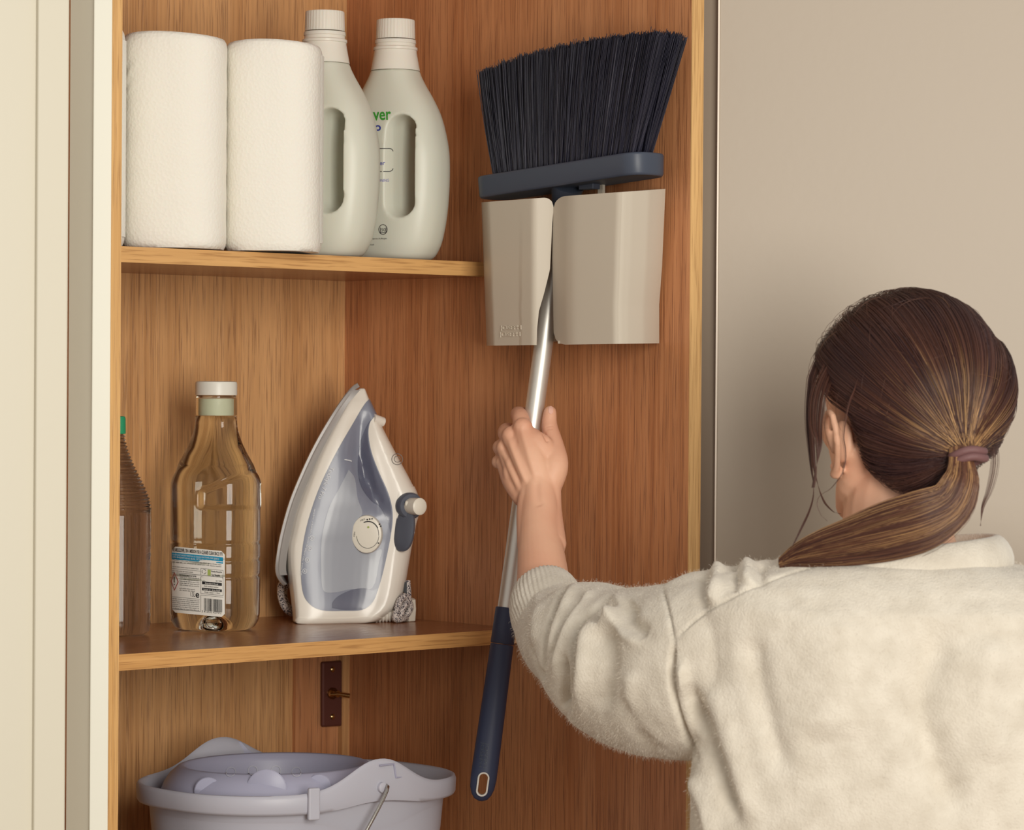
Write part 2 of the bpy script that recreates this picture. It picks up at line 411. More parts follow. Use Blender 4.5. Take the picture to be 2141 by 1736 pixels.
# left side panel: its front edge shows at px 232..250
pl = PZ(250, 1383, ZLOW) ; lf = plane(249, 1000, DS, SLW + .012); lL = -(lf - C0).dot(DL); sL = SLW + .012
obj('side_panel', prism([q2(lL, 0), q2(lL, sL), q2(lL + .013, sL), q2(lL + .013, 0)], SB, ST), M['oak_side'], cup, sm=False)
obj('edge_band', prism([q2(lL, sL), q2(lL, sL + .0015), q2(lL + .013, sL + .0015), q2(lL + .013, sL)], SB, ST), M['oak_edge_v'], cup, sm=False, label='light oak edge band on the left side')
def shelf(zt, dep):
    t = .0175
    s = obj('shelf', prism([q2(0, 0), q2(0, dep), q2(lL, dep), q2(lL, 0)], zt - t, zt), M['oak_shelf'], cup, sm=False)
    obj('edge_band', prism([q2(0, dep), q2(0, dep + .002), q2(lL, dep + .002), q2(lL, dep)], zt - t, zt), M['oak_edge_h'], s, sm=False, label='light oak band along the shelf front')
    return s
shelf(ZLOW, SLW); ZU = ZUP + .0175; shelf(ZU, SUP)
ZB = .87
obj('base_board', prism([q2(0, 0), q2(0, .36), q2(lL, .36), q2(lL, 0)], ZB - .02, ZB), M['oak_shelf'], cup, sm=False)
obj('top_board', prism([q2(0, 0), q2(0, sR), q2(lL, sL), q2(lL, 0)], ST - .02, ST), M['oak_side'], cup, sm=False)
# corner post below the lower shelf (back panel stops at px 610)
pa = B(612, 1450, 0); pl0 = -(pa - C0).dot(DL)
obj('corner_post', prism([q2(0, 0), q2(0, .006), q2(pl0, .006), q2(pl0, 0)], ZB, ZLOW - .0175), M['oak_side'], cup, sm=False)
obj('corner_strip', prism([q2(0, .006), q2(0, .014), q2(.012, .014), q2(.012, .006)], ZB, ZLOW - .0175), M['oak_back'], cup, sm=False)
# catch plate
def bp(px, py, o): return B(px, py, o)
pts = [bp(669, 1384, .0065), bp(711, 1381, .0065), bp(711, 1518, .0065), bp(669, 1520, .0065)]
plate = obj('catch_plate', extrude_poly(pts, DS * .006), M['bronze'], cup, sm=False, bevel=.0025, label='dark bronze catch plate with brass screws')
for (x, y) in ((695, 1400), (695, 1499)):
    c = bp(x, y, .0125); obj('screw', lathe(c, [(.0036, 0), (.0036, .001), (.0025, .0022), (.0006, .0026)], 16, ex=DL, ey=Vector((0, 0, 1)), ez=DS), M['brass'], plate)
c = bp(694, 1450, .0125)
obj('toggle', join([lathe(c, [(.0075, 0), (.0075, .003), (.005, .006), (.0045, .012), (.001, .0135)], 24, ex=DL, ey=Vector((0, 0, 1)), ez=DS),
    tube([c + DS * .010 - DL * .012, c + DS * .012, c + DS * .016 + DL * .015 - Vector((0, 0, .003))], [.0022, .0026, .0034], 12)]), M['brass'], plate, label='brass toggle catch')

# ------------------------------------------------------------------ left: neighbouring painted frame and shaker door
def g(px, y): v = P(px, 868, y); return Vector((v.x, v.y, 0))
fr = thing('cabinet_frame', g(190, 3.34) + Vector((0, 0, .1)), 'white painted upright cabinet frame left of the oak cupboard', 'frame')
a0, a1, a2 = g(233, 3.325), g(191, 3.318), g(143, 3.356)
back = Vector((-.16, .36, 0))
obj('front_stile', prism([a0, a1, a1 + Vector((0, .05, 0)), a0 + Vector((0, .05, 0))], .1, ST), M['white_paint'], fr, sm=False, bevel=.0015)
obj('side_return', prism([a1 + Vector((-.0005, .004, 0)), a2, a2 + Vector((0, .05, 0)), a1 + Vector((-.0005, .05, 0))], .1, ST), M['white_paint'], fr, sm=False)
dr = thing('shaker_door', g(60, 3.26) + Vector((0, 0, .1)), 'cream painted shaker door at the left edge of the photo', 'door')
d0, d1 = g(141, 3.27), g(-330, 3.17)
dd = (d1 - d0).normalized(); dn = Vector((dd.y, -dd.x, 0)); dn = dn if dn.y < 0 else -dn
wv = (g(75, 3.256) - d0).length
def dbox(u0, u1, o0, o1, z0, z1): return prism([d0 + dd * u0 - dn * o0, d0 + dd * u1 - dn * o0, d0 + dd * u1 - dn * o1, d0 + dd * u0 - dn * o1], z0, z1)
DW = (d1 - d0).length
obj('stile', dbox(0, wv, 0, .022, .1, ST), M['cream'], dr, sm=False, bevel=.002)
obj('stile', dbox(DW - wv * 1.2, DW, 0, .022, .1, ST), M['cream'], dr, sm=False, bevel=.002)
obj('panel', dbox(wv, DW - wv * 1.2, .007, .018, .18, ST - .08), M['cream'], dr, sm=False)
obj('rail', dbox(wv, DW - wv * 1.2, 0, .022, .1, .18), M['cream'], dr, sm=False)
obj('rail', dbox(wv, DW - wv * 1.2, 0, .022, ST - .08, ST), M['cream'], dr, sm=False)

# ------------------------------------------------------------------ right: taupe neighbouring cabinet and door
rc = thing('tall_cabinet', g(1480, 3.6) + Vector((0, 0, .1)), 'taupe side strip of a tall cabinet right of the oak cupboard', 'cabinet')
e0 = g(1463, 3.60); e1 = g(1497, 3.588)
obj('side_strip', prism([e0, e1, e1 + Vector((.05, .05, 0)), e0 + Vector((.05, .08, 0))], .1, ST), M['taupe'], rc, sm=False)
rd = thing('tall_door', g(1800, 3.57) + Vector((0, 0, .1)), 'large plain taupe cabinet door behind the person', 'door')
r0, r1 = g(1499.5, 3.578), g(2480, 3.56)
obj('door_slab', prism([r0, r1, r1 + Vector((0, .022, 0)), r0 + Vector((0, .022, 0))], .1, ST), M['taupe'], rd, sm=False, bevel=.0006)
obj('door_edge', prism([g(1495.6, 3.576), g(1499.3, 3.576), g(1499.3, 3.576) + Vector((0, .009, 0)), g(1495.6, 3.576) + Vector((0, .009, 0))], .1, ST), M['taupe_edge'], rd, sm=False, label='pale vertical edge strip of the door')

# ------------------------------------------------------------------ kitchen rolls
def roll(px, y, r, h, label, tilt=0, crumple=False):
    c = P(px, 700, y); c.z = ZU + .0003
    t = thing('kitchen_roll', c, label, 'kitchen roll', 'white kitchen rolls on the upper shelf')
    prof = [(.020, .004), (r * .80, .001), (r * .95, .0015), (r * .988, .006)] + [(r * (1 + .004 * math.sin(k * 1.3)), .010 + (h - .02) * k / 26) for k in range(27)] + [(r * .985, h - .004), (r * .95, h), (r * .7, h + .001), (.022, h - .001)]
    bm = lathe(c, prof, 96, cap=False, p=2.55)
    for v in bm.verts:
        d = v.co - c; a = math.atan2(d.y, d.x); k = 1 + .006 * mnoise.noise(Vector((math.cos(a) * 2, math.sin(a) * 2, d.z * 9 + px)))
        if crumple:
            px_, py_ = pix(v.co)
            if d.y < 0 and 240 < px_ < 330 and 90 < py_ < 240:
                q = math.exp(-((px_ - 268) / 26) ** 2 - ((py_ - 165) / 40) ** 2); k += q * .035 * math.sin((px_ * .75 + py_ * .6) * .30)
        v.co = c + Vector((d.x * k, d.y * k, d.z + .0022 * math.cos(a * 2 + px) * (d.z > h * .8) ))
    obj('paper', bm, M['paper'], t, angle=60)
    obj('core', lathe(c, [(.0225, .004), (.0225, h - .003), (.0205, h - .003), (.0205, .004)], 32, cap=False), mat('card_core', lin(186, 160, 128), .9), t)
    # loose end of the outer sheet
    a0 = math.radians(-150 if crumple else -20); pts = []
    rows = []
    for k in range(9):
        a = a0 + k * .05; rr = r + .0005 + .0012 * (k / 8); rows.append([c + Vector((math.cos(a) * rr, math.sin(a) * rr, z)) for z in np.linspace(.012, h - .012, 12)])
    bm = rings(rows, cap=False, closed=False); obj('loose_sheet', modmesh(bm, [('SOLIDIFY', dict(thickness=.0006, offset=0))]), M['paper'], t)
    return t
roll(569, 3.600, .0560, .2405, 'right white kitchen roll standing beside the pale jugs')
roll(362, 3.548, .0590, .2425, 'middle white kitchen roll with crumpled paper near its upper left', crumple=True)
roll(152, 3.475, .0560, .2430, 'left white kitchen roll mostly hidden behind the oak edge')

# ------------------------------------------------------------------ pale jugs (detergent bottles)
def jug(px, y, label, printing):
    c = P(px, 700, y); c.z = ZU + .0003
    t = thing('detergent_bottle', c, label, 'bottle', 'pale grey jugs with grip holes on the upper shelf')
    rho = math.radians(-31); ax = Vector((math.cos(rho), math.sin(rho), 0)); ay = Vector((-math.sin(rho), math.cos(rho), 0)); s = 1 / 1715
    k = .980
    # (height px, half width px, half thickness px)
    tab = [(0, 76, 52), (4, 84, 60), (14, 94, 66), (40, 107, 71), (90, 118, 75), (150, 124, 76), (215, 124, 76), (260, 116, 74), (300, 104, 68), (335, 86, 60), (365, 66, 54), (385, 54, 50), (396, 50, 48)]
    cs = catmull([(a, b, d) for a, b, d in tab], 5); rows = []
    for (hh, hw, ht) in cs:
        row = []
        for j in range(72):
            a = 2 * math.pi * j / 72; ca, sa = math.cos(a), math.sin(a); p = 2.5; q = (abs(ca) ** p + abs(sa) ** p) ** (-1 / p)
            row.append(c + ax * (hw * s * k * ca * q) + ay * (ht * s * k * sa * q) + Vector((0, 0, hh * s)))
        rows.append(row)
    body = tomesh(rings(rows))
    # grip hole, a stadium through the thickness
    hc = 57 * s; z0, z1, hr = 118 * s, 270 * s, 27 * s; rows = []
    for sgn in np.linspace(-1, 1, 21):
        kk = 1.0 + .55 * min(max((abs(sgn) - .34) / .3, 0), 1.6) ** 2; row = []
        for j in range(40):
            a = 2 * math.pi * j / 40; x = math.cos(a) * hr * kk; z = math.sin(a) * hr * kk + (z1 if math.sin(a) > 0 else z0)
            row.append(c + ax * (hc + x) + ay * (.075 * sgn) + Vector((0, 0, z)))
        rows.append(row)
    body = boolean(body, tomesh(rings(rows)), 'DIFFERENCE')
    body = modmesh(body, [('REMESH', dict(mode='VOXEL', voxel_size=.0016)), ('SMOOTH', dict(factor=.6, iterations=9))])
    bv = bvh_of(body)
    bo = obj('bottle_body', body, M['jug'], t, angle=None)
    # collar and cap: translucent
    z = 392 * s
    prof = [(51.5, 396), (50, 404), (47, 420), (44.5, 434), (44, 438), (46, 439), (46, 444), (42, 446), (41.5, 452), (43, 453), (42.5, 460)]
    obj('collar', lathe(c, [(a * s, b * s) for a, b in prof], 64), M['jug_cap'], t)
    rows = []
    for (r, hh) in ((41, 462), (40.5, 468), (39.5, 500), (39, 502), (34, 502.5)):
        row = []
        for j in range(144):
            a = 2 * math.pi * j / 144; rr = r + (.5 * math.cos(a * 36) if 464 < hh < 501 else 0)
            row.append(c + Vector((math.cos(a) * rr * s, math.sin(a) * rr * s, hh * s)))
        rows.append(row)
    obj('cap', rings(rows), M['jug_cap'], t, angle=50)
    if printing:
        print_on('green_lettering', [text_px('ecover', 741, 253, 818, 250, 25, bold=.02)], bv, .0003, y, M['green_print'], t)
        print_on('blue_lettering', [text_px('zero', 752, 275, 797, 273, 17, bold=.02), text_px('cleaner', 768, 346, 805, 345, 9, bold=.01)], bv, .0003, y, M['blue_print'], t, split=True)
        print_on('violet_lettering', [text_px('CONDITIONING', 762, 381, 813, 380, 6)], bv, .0003, y, mat('violet_print', lin(110, 104, 176), .5), t)
        it = [ring_px(801, 480, 8, 9.5, 1.4), text_px('50', 797, 484, 806, 484, 7), grid_px(796, 486, 807, 487.4, 2, 1), grid_px(795, 476, 796.3, 487, 1, 2), grid_px(806.6, 476, 807.9, 487, 1, 2),
              text_px('skin dermis & allergies', 771, 501, 809, 500, 3.2), text_px('tested', 770, 513, 782, 513, 3.2),
              grid_px(765, 310, 815, 311.4, 8, 1), grid_px(765, 358, 815, 359.4, 8, 1), ring_px(815, 318, 6, 6.5, 1.4, 8, -math.pi / 2, -.2), ring_px(815, 351, 6, 6.5, 1.4, 8, .2, math.pi / 2)]
        print_on('wash_symbol', it[:5], bv, .0003, y, M['dark_print'], t); print_on('dark_lettering', it[5:7], bv, .0003, y, M['dark_print'], t, split=True); print_on('printed_line', it[7:], bv, .0003, y, M['dark_print'], t, split=True)
    return t
jug(675, 3.705, 'left pale grey detergent jug, half hidden behind the kitchen rolls', False)
jug(823, 3.785, 'right pale grey detergent jug with green lettering beside its grip hole', True)

# ------------------------------------------------------------------ clear vinegar bottle
def clear_bottle():
    y = 3.705; c = P(449, 1322, y); c.z = ZLOW + .0004
    t = thing('clear_bottle', c, 'clear bottle of liquid with white cap and white and blue back label', 'bottle')
    s = 1 / 1754; rho = math.radians(-12); ex = Vector((math.cos(rho), math.sin(rho), 0)); ey = Vector((-math.sin(rho), math.cos(rho), 0))
    prof = [(2, 36), (16, 34), (28, 24), (42, 8), (60, 1.5), (72, 1), (82, 6), (89, 18), (92, 34), (92, 60)]
    for hh in range(64, 330, 3):
        r = 92
        for gc in (112, 146, 182):
            r -= 3.0 * math.exp(-((hh - gc) / 2.6) ** 2)
        if hh > 300: r -= (hh - 300) ** 2 * .012
        prof.append((r, hh))
    prof += [(77, 345), (66, 365), (56, 385), (48.5, 405), (44.5, 420), (43, 432), (42.5, 446)]
    prof = [(a * s, b * s) for a, b in prof]
    body = lathe(c, prof, 96, ex=ex, ey=ey, sy=.9, p=2.5)
    # pressed-in grip on the right shoulder
    for v in body.verts:
        X, Y = pix(v.co)
        if v.co.y < c.y + .02:
            d = 0
            if 412 < X < 545 and 985 < Y < 1068:
                ytop = 1022 - (X - 425) * .40; a = min(max((Y - ytop) / 8, 0), 1) * min(max((1066 - Y) / 8, 0), 1) * min(max((X - 414) / 10, 0), 1); d = a * .008
            v.co.y += d
    body.normal_update(); me = tomesh(body); bv = bvh_of(me)
    obj('bottle_body', me, M['clear'], t, angle=None)
    neck = [(42.5, 447), (43.5, 450), (43.5, 483), (38, 484), (38, 488)]
    outer = lathe(c, [(a * s, b * s) for a, b in neck], 64, ex=ex, ey=ey, p=2.0)
    obj('neck', outer, M['clear_thin'], t)
    obj('pour_insert', lathe(c, [(32 * s, 447 * s), (33 * s, 450 * s), (33 * s, 482 * s)], 48), mat('milky_insert', lin(222, 226, 204), .4), t)
    obj('neck_ring', lathe(c, [(42 * s, 484 * s), (42 * s, 487 * s), (40 * s, 489 * s)], 64), M['smoky'], t)
    rows = []
    for (r, hh) in ((43.5, 489.5), (43.5, 513), (42.5, 517), (38, 518.5)):
        rows.append([c + Vector((math.cos(2 * math.pi * j / 120) * (r + (.35 if hh < 514 and j % 2 else 0)) * s, math.sin(2 * math.pi * j / 120) * (r + (.35 if hh < 514 and j % 2 else 0)) * s, hh * s)) for j in range(120)])
    obj('cap', rings(rows), M['white_cap'], t, angle=50)
    # label
    S = .095
    def yy(x, y): return y + S * (x - 470)
    def sk(v): return [(a, b + S * (a - 470)) for a, b in v]
    def K(it): return (sk(it[0]), it[1])
    lab = print_on('label', [K(grid_px(360, 1153, 470, 1291, 14, 20, rad=7))], bv, .0003, y, M['label_white'], t, label='white paper back label with small print')
    o1 = .0006
    print_on('blue_band', [K(grid_px(360, 1166, 466.5, 1179.5, 10, 3))], bv, o1, y, M['teal_print'], lab, label='blue printed band')
    T_ = lambda s_, x0, y_, x1, h, **k: K(text_px(s_, x0, y_, x1, y_, h, **k))
    blk = [T_('WE ARE ECOVER, ON A MISSION FOR A CLEANER CLEAN SINCE 1979.', 361, 1163, 466, 7.2, bold=.02)]
    rr = random.Random(3)
    def word(n):
        return ' '.join(''.join(rr.choice('aeinorstlc') for _ in range(rr.randint(3, 8))) for _ in range(n))
    for (x0, x1, ys, n) in ((361, 463, (1183, 1187), 11), (361, 416, (1196,), 7), (361, 404, (1204.5,), 6), (376, 417, (1217, 1221, 1225, 1229, 1233), 6), (376, 408, (1240, 1244), 4), (361, 417, (1263, 1267, 1271, 1275, 1279, 1283), 8)):
        for yv in ys: blk.append(T_(word(n), x0, yv, x1, 2.6))
    blk += [T_('THIS PRODUCT MUST NOT ENTER', 376, 1212.5, 411, 3, bold=.02), T_('Bottle Recycle', 442, 1199, 464, 3.4, bold=.02), T_('Cap Recycle', 442, 1206, 460, 3.4, bold=.02),
            T_('1.5L', 398, 1254, 408, 9.5), T_('e', 409, 1255, 417, 14, bold=.02), T_('5 412533 427472', 422, 1285, 463, 4.4),
            T_('cap = 35ml', 451, 1217.6, 464, 3), T_('Add medium water', 427, 1231, 457, 3), T_('Wash water = 10ml', 427, 1243.6, 460, 3)]
    blk += [K(grid_px(423, 1220, 464, 1226, 4, 1)), K(grid_px(423, 1233.5, 464, 1239, 4, 1))]
    for (x0, y0, x1, y1) in ((361, 1207, 467, 1207.7), (361, 1199, 420, 1199.6), (361, 1291 - 7.5, 419, 1291 - 6.8), (420, 1193, 420.6, 1207), (420, 1193, 467, 1193.6), (420, 1210, 420.6, 1246), (420, 1245.6, 467, 1246.3), (420, 1249, 420.6, 1284), (466.5, 1193, 467.1, 1246), (420, 1249, 467, 1249.6), (361, 1258, 418, 1258.6), (420, 1210, 467, 1210.6)):
        blk.append(K(grid_px(x0, y0, x1, y1, 8, 1)))
    x = 427.0; rb = random.Random(5)
    while x < 464:
        wd = rb.choice((.6, .6, 1.1, 1.7)); blk.append(K(grid_px(x, 1255, x + wd, 1281, 1, 2))); x += wd + rb.choice((.6, .9, 1.4))
    print_on('black_print', blk, bv, o1 + .0001, y, M['black_print'], lab, label='black small print and bar code')
    print_on('white_print', [T_('OUR PLANT BASED FORMULA IS TOUGH ON STAINS AND GENTLE', 362, 1171.5, 458, 3.2), T_('ON EVERYTHING ELSE, ECOVER.COM', 362, 1176.5, 440, 3.2), T_('Standard load', 429, 1224.8, 456, 3.2), T_('Large or dirty load', 426, 1238, 460, 3.2)], bv, .0009, y, M['label_white'], lab, split=True)
    dm = [(366, 1206.5), (374.5, 1226), (366, 1245.5), (358.5, 1226)]; dm2 = [(366, 1209), (373, 1226), (366, 1243), (360, 1226)]
    dv = sk(dm) + sk(dm2); df = [(i, (i + 1) % 4, 4 + (i + 1) % 4, 4 + i) for i in range(4)]
    print_on('red_diamond', [(dv, df)], bv, .0008, y, M['red_print'], lab)
    print_on('black_mark', [K(grid_px(365.3, 1215, 366.7, 1228, 1, 2)), K(grid_px(365.3, 1231, 366.7, 1233.5, 1, 1))], bv, .0009, y, M['black_print'], lab)
    print_on('green_patch', [K(grid_px(434.5, 1194.5, 441, 1206.5, 1, 2))], bv, .0007, y, M['lime_print'], lab)
    # grid of the recycling arrows
    print_on('recycling_mark', [K(ring_px(427, 1199.5, 3.6, 4.2, 1.1, 10, .2, 1.7)), K(ring_px(427, 1199.5, 3.6, 4.2, 1.1, 10, 2.3, 3.8)), K(ring_px(427, 1199.5, 3.6, 4.2, 1.1, 10, 4.4, 5.9))], bv, .0008, y, M['grey_print'], lab)
clear_bottle()

def ribbed_bottle():
    y = 3.615; c = P(243, 1334, y); c.z = ZLOW + .0004; s = 1 / 1798
    t = thing('ribbed_bottle', c, 'slim smoky see-through bottle with ribbed shoulder and green cap beside the oak edge', 'bottle')
    prof = [(2, 14), (30, 10), (50, 2), (60, 2), (68, 8), (71, 20)]
    prof += [(71.5 - 1.0 * (i % 2), 24 + i * 9) for i in range(26)]
    hs = np.arange(262, 425, 1.6)
    for hh in hs:
        r = interp(hh, [(262, 71), (285, 67), (310, 57), (335, 44), (360, 32), (385, 22), (405, 16.5), (425, 13.5)])
        prof.append((r + 2.0 * math.sin((hh - 262) / 7.2 * 2 * math.pi), hh))
    obj('bottle_body', lathe(c, [(a * s, b * s) for a, b in prof], 72), M['smoky'], t, angle=None)
    pr = [(17, 420), (17.5, 422), (17, 452), (15.5, 456), (11, 457)]
    obj('cap', lathe(c, [(a * s, b * s) for a, b in pr], 40), M['green_cap'], t)
ribbed_bottle()

# ------------------------------------------------------------------ steam iron
def steam_iron():
    y = 3.85; s = 3.85 / FPX
    base = P(700, 1306, y); base.z = ZLOW + .0004
    t = thing('steam_iron', base, 'white and grey steam iron standing upright on its heel', 'iron')
    dz = ZLOW + .0006 - P(700, 1308, y).z
    def I(px, py, wv=0):
        v = P(px, py, y); v.z += dz * min(max((py - 1200) / 100, 0), 1); v.y += wv; return v
    edge = catmull([(812, 752, 763, .004, .004), (830, 735, 770, .011, .008), (850, 722, 779, .018, .012), (900, 692, 803, .029, .017), (950, 665, 829, .037, .020), (1000, 642, 856, .043, .023), (1040, 625, 874, .047, .025), (1075, 613, 874, .049, .025),
        (1110, 605, 868, .051, .025), (1140, 599, 862, .052, .025), (1180, 600, 855, .053, .026), (1240, 607, 845, .054, .030), (1275, 611, 833, .055, .034), (1296, 613, 812, .056, .036), (1305, 613, 796, .056, .036), (1308, 618, 788, .054, .034)], 5)
    rows = []
    for (py, l, r, a, b) in edge:
        top = []
        N = 26
        for i in range(N + 1):
            u = .5 - .5 * math.cos(math.pi * i / N); px = l + (r - l) * u
            q = min(max((u - .12) / .72, 0), 1); q = q * q * (3 - 2 * q); th = a + (b - a) * q
            e = min(u, 1 - u) / (.10 if u < .5 else .16); e = min(e, 1); th *= math.sqrt(max(1 - (1 - e) ** 2.2, 0)) if e < 1 else 1
            # grip recess between tank and handle
            rec = math.exp(-((px - interp(py, [(880, 755), (950, 752), (1000, 765), (1060, 792)])) / 17) ** 2) * interp(py, [(860, 0), (890, .6), (950, 1), (1000, 1), (1050, .5), (1080, 0)])
            th *= 1 - .42 * rec
            top.append((px, th))
        row = [I(px, py, -th) for px, th in top] + [I(px, py, th) for px, th in top[::-1][1:-1]]
        rows.append(row)
    body = tomesh(rings(rows)); body = modmesh(body, [('REMESH', dict(mode='VOXEL', voxel_size=.0016)), ('SMOOTH', dict(factor=.5, iterations=3))])
    obj('shell', body.copy(), M['iron_white'], t, angle=None)
    def Z(cx, cy): return 560 + cx / 3.1, 780 + cy / 3.1
    def patch(name, poly, infl, material, label=None, parent=t, smooth_=4):
        p = [Z(*q) for q in poly]; p = catmull(p + [p[0]], smooth_)[:-1]
        pr = extrude_poly([P(q[0], q[1], y - .12) for q in p], Vector((0, .24, 0)))
        me = boolean(inflated(body, infl), tomesh(pr), 'INTERSECT')
        return obj(name, me, material, parent, angle=30, label=label)
    tank = patch('water_tank', [(640, 165), (600, 205), (530, 325), (400, 560), (300, 780), (225, 1020), (192, 1240), (200, 1430), (245, 1520), (330, 1565), (470, 1572), (590, 1568), (660, 1515), (705, 1400), (745, 1240), (780, 1060), (790, 930), (762, 800), (700, 660), (650, 530), (628, 420), (632, 345), (655, 295), (690, 268), (665, 195)], .0008, M['iron_grey'], 'translucent grey water tank')
    patch('grip_recess', [(668, 285), (620, 340), (575, 450), (558, 560), (562, 680), (590, 770), (650, 850), (705, 890), (760, 990), (775, 1060), (783, 930), (755, 800), (695, 665), (640, 520), (622, 420), (630, 340)], .0012, M['iron_dark'], 'darker grip recess', tank)
    patch('tank_window', [(500, 640), (440, 760), (370, 900), (325, 1100), (322, 1300), (335, 1430), (400, 1450), (520, 1430), (655, 1425), (700, 1250), (715, 1170), (640, 1190), (560, 1130), (545, 1010), (590, 930), (560, 830), (540, 700)], .0012, M['iron_light'], 'paler see-through window', tank)
    patch('filler_lid', [(395, 1550), (400, 1510), (440, 1470), (520, 1435), (600, 1425), (660, 1440), (690, 1430), (670, 1500), (610, 1558), (480, 1566)], .0015, M['iron_dark'], 'dark lid under the water line', tank)
    patch('heel_plate', [(165, 1610), (300, 1618), (500, 1622), (690, 1612), (690, 1650), (400, 1660), (165, 1650)], .0012, M['iron_white'], smooth_=2)
    patch('handle_panel', [(862, 770), (830, 800), (818, 900), (828, 1050), (850, 1110), (900, 1110), (950, 980), (990, 860), (990, 790), (940, 755)], .0010, M['iron_white'])
    bv = bvh_of(body)
    # soleplate
    sp = catmull([(804, 749, .002), (812, 738, .008), (835, 719, .017), (872, 695, .027), (925, 665, .036), (980, 639, .043), (1045, 613, .049), (1110, 595, .053), (1160, 586, .055), (1190, 584, .052), (1210, 590, .044), (1224, 598, .03)], 5)
    rows = []
    for i, (py, px, a) in enumerate(sp):
        a0_ = Vector((sp[max(i - 1, 0)][1], sp[max(i - 1, 0)][0])); a1_ = Vector((sp[min(i + 1, len(sp) - 1)][1], sp[min(i + 1, len(sp) - 1)][0])); tt = (a1_ - a0_).normalized(); nx, ny = -tt.y, tt.x
        if nx < 0: nx, ny = -nx, -ny
        row = []
        for (dx, wv) in ((-3, -a * .9), (-1, -a), (4, -a), (6, -a * .95), (6, a * .95), (4, a), (-1, a), (-3, a * .9), (-4, 0)):
            row.append(I(px + nx * dx, py + ny * dx, wv))
        rows.append(row)
    obj('soleplate', rings(rows), M['sole'], t, angle=35, label='grey metal soleplate')
    sp2 = [(py, px + 9, a * .93) for (py, px, a) in sp if 815 < py < 1200]
    rows = [[I(px + dx, py, wv) for (dx, wv) in ((-4, -a * .97), (10, -a * .8), (10, a), (-6, a))] for (py, px, a) in sp2]
    obj('heat_skirt', rings(rows), M['sole'], t, angle=35, label='grey gap band behind the soleplate')
    # thermostat dial
    cpt = onto(*Z(645, 1045), bv, 0, y); nrm = Vector((-.10, -1, .02)).normalized(); nx_ = Vector((1, -.10, 0)).normalized(); nz_ = nx_.cross(nrm) * -1
    cpt = cpt + Vector((0, -.001, 0))
    R = 40 * s
    dial = obj('thermostat_dial', lathe(cpt, [(R * .6, -.008), (R * .98, -.006), (R, -.002), (R, .005), (R * .96, .0075), (R * .85, .0083), (R * .2, .0085)], 56, ex=nx_, ey=Vector((0, 0, 1)), ez=nrm, sx=.80), M['ivory'], t, label='round ivory temperature dial')
    dbv = BVHTree.FromPolygons([v.co + root_loc(t) for v in dial.data.vertices], [tuple(p.vertices) for p in dial.data.polygons])
    cx, cy = Z(648, 1050)
    print_on('dial_print', [ring_px(cx, cy, 23.0, 27.5, .9, 34, 0.1, 3.05), ring_px(cx + 1, cy - 1, 21.5, 26, 2.2, 20, -2.0, -.5), ring_px(cx + 1, cy - 1, 21.5, 26, 1.0, 14, -.5, .1),
        ring_px(cx - 1, cy - 32, .2, .2, 1.5, 8), ring_px(cx + 4, cy - 33, .2, .2, 1.5, 8), ring_px(cx + 9, cy - 33.5, .2, .2, 1.5, 8), ring_px(cx + 24, cy - 22, .2, .2, 1.5, 8), ring_px(cx + 26.5, cy - 18, .2, .2, 1.5, 8), ring_px(cx + 22, cy + 17, .2, .2, 1.5, 8), text_px('MAX', cx - 15, cy - 28, cx - 5, cy - 32, 3.4), text_px('MIN', cx - 27, cy + 4, cx - 26, cy - 6, 3)], dbv, .0004, y - .05, M['black_print'], dial)
    print_on('dial_mark', [ring_px(cx + 1, cy - 16, .2, .2, 2.2, 8)], dbv, .0004, y - .05, M['lime_print'], dial)
    # steam lever knob
    k0 = onto(*Z(915, 862), bv, 0, y)
    ring = obj('knob_collar', tube([k0 + Vector((-.003, .006, 0)), k0 + Vector((.002, -.006, 0)), k0 + Vector((.003, -.008, 0))], [.0165, .0165, .0145], 40), M['knob_grey'], t)
    kb = k0 + Vector((.004, -.008, 0)); kd = Vector((.62, -.78, 0)).normalized()
    obj('steam_knob', join([tube([kb - kd * .004, kb + kd * .004, kb + kd * .016, kb + kd * .0175], [.010, .0105, .0105, .0085], 32), tube([kb + kd * .006 + Vector((-.011, 0, .003)), kb + kd * .010 + Vector((.002, 0, .003))], [.004, .0045], 16)]), M['ivory'], t)
    bc = onto(*Z(893, 1018), bv, 0, y)
    obj('spray_button', lathe(bc + Vector((-.0015, -.0035, 0)), [(.0265, 0), (.0265, .003), (.024, .0055), (.016, .007), (.002, .0072)], 40, ex=Vector((1, -.5, 0)).normalized(), ey=Vector((.10, 0, 1)).normalized(), ez=Vector((-.1, -1, 0)).normalized(), sx=.55, p=2.5), M['knob_grey'], t, label='slate grey spray button')
    print_on('spray_symbol', [ring_px(*Z(907, 1050), .3, .3, 2.6, 8), grid_px(*Z(904, 1022), *Z(909, 1040), 1, 1), grid_px(*Z(893, 1020), *Z(897, 1034), 1, 1, skew=.5), grid_px(*Z(917, 1018), *Z(921, 1032), 1, 1, skew=-.5)], bv, .0082, y - .05, M['pale_print'], t)
    ov = onto(*Z(835, 560), bv, 0, y)
    print_on('steam_button', [ring_px(*Z(838, 560), 11, 11, 1.2, 28), ring_px(*Z(838, 560), 6, 6, 1.0, 24)], bv, .0006, y, M['grey_print'], t)
    obj('spray_nozzle', tube([onto(*Z(690, 290), bv, -.004, y), onto(*Z(735, 318), bv, .002, y) + Vector((.002, 0, 0))], [.007, .006], 16), M['iron_white'], t)
    # printing
    it = [text_px('TexStyle 7 Pro', *Z(405, 608), *Z(325, 815), 8.5, bold=.0), text_px('max', *Z(497, 568), *Z(528, 575), 4), grid_px(*Z(492, 572), *Z(536, 577), 2, 1, skew=.25)]
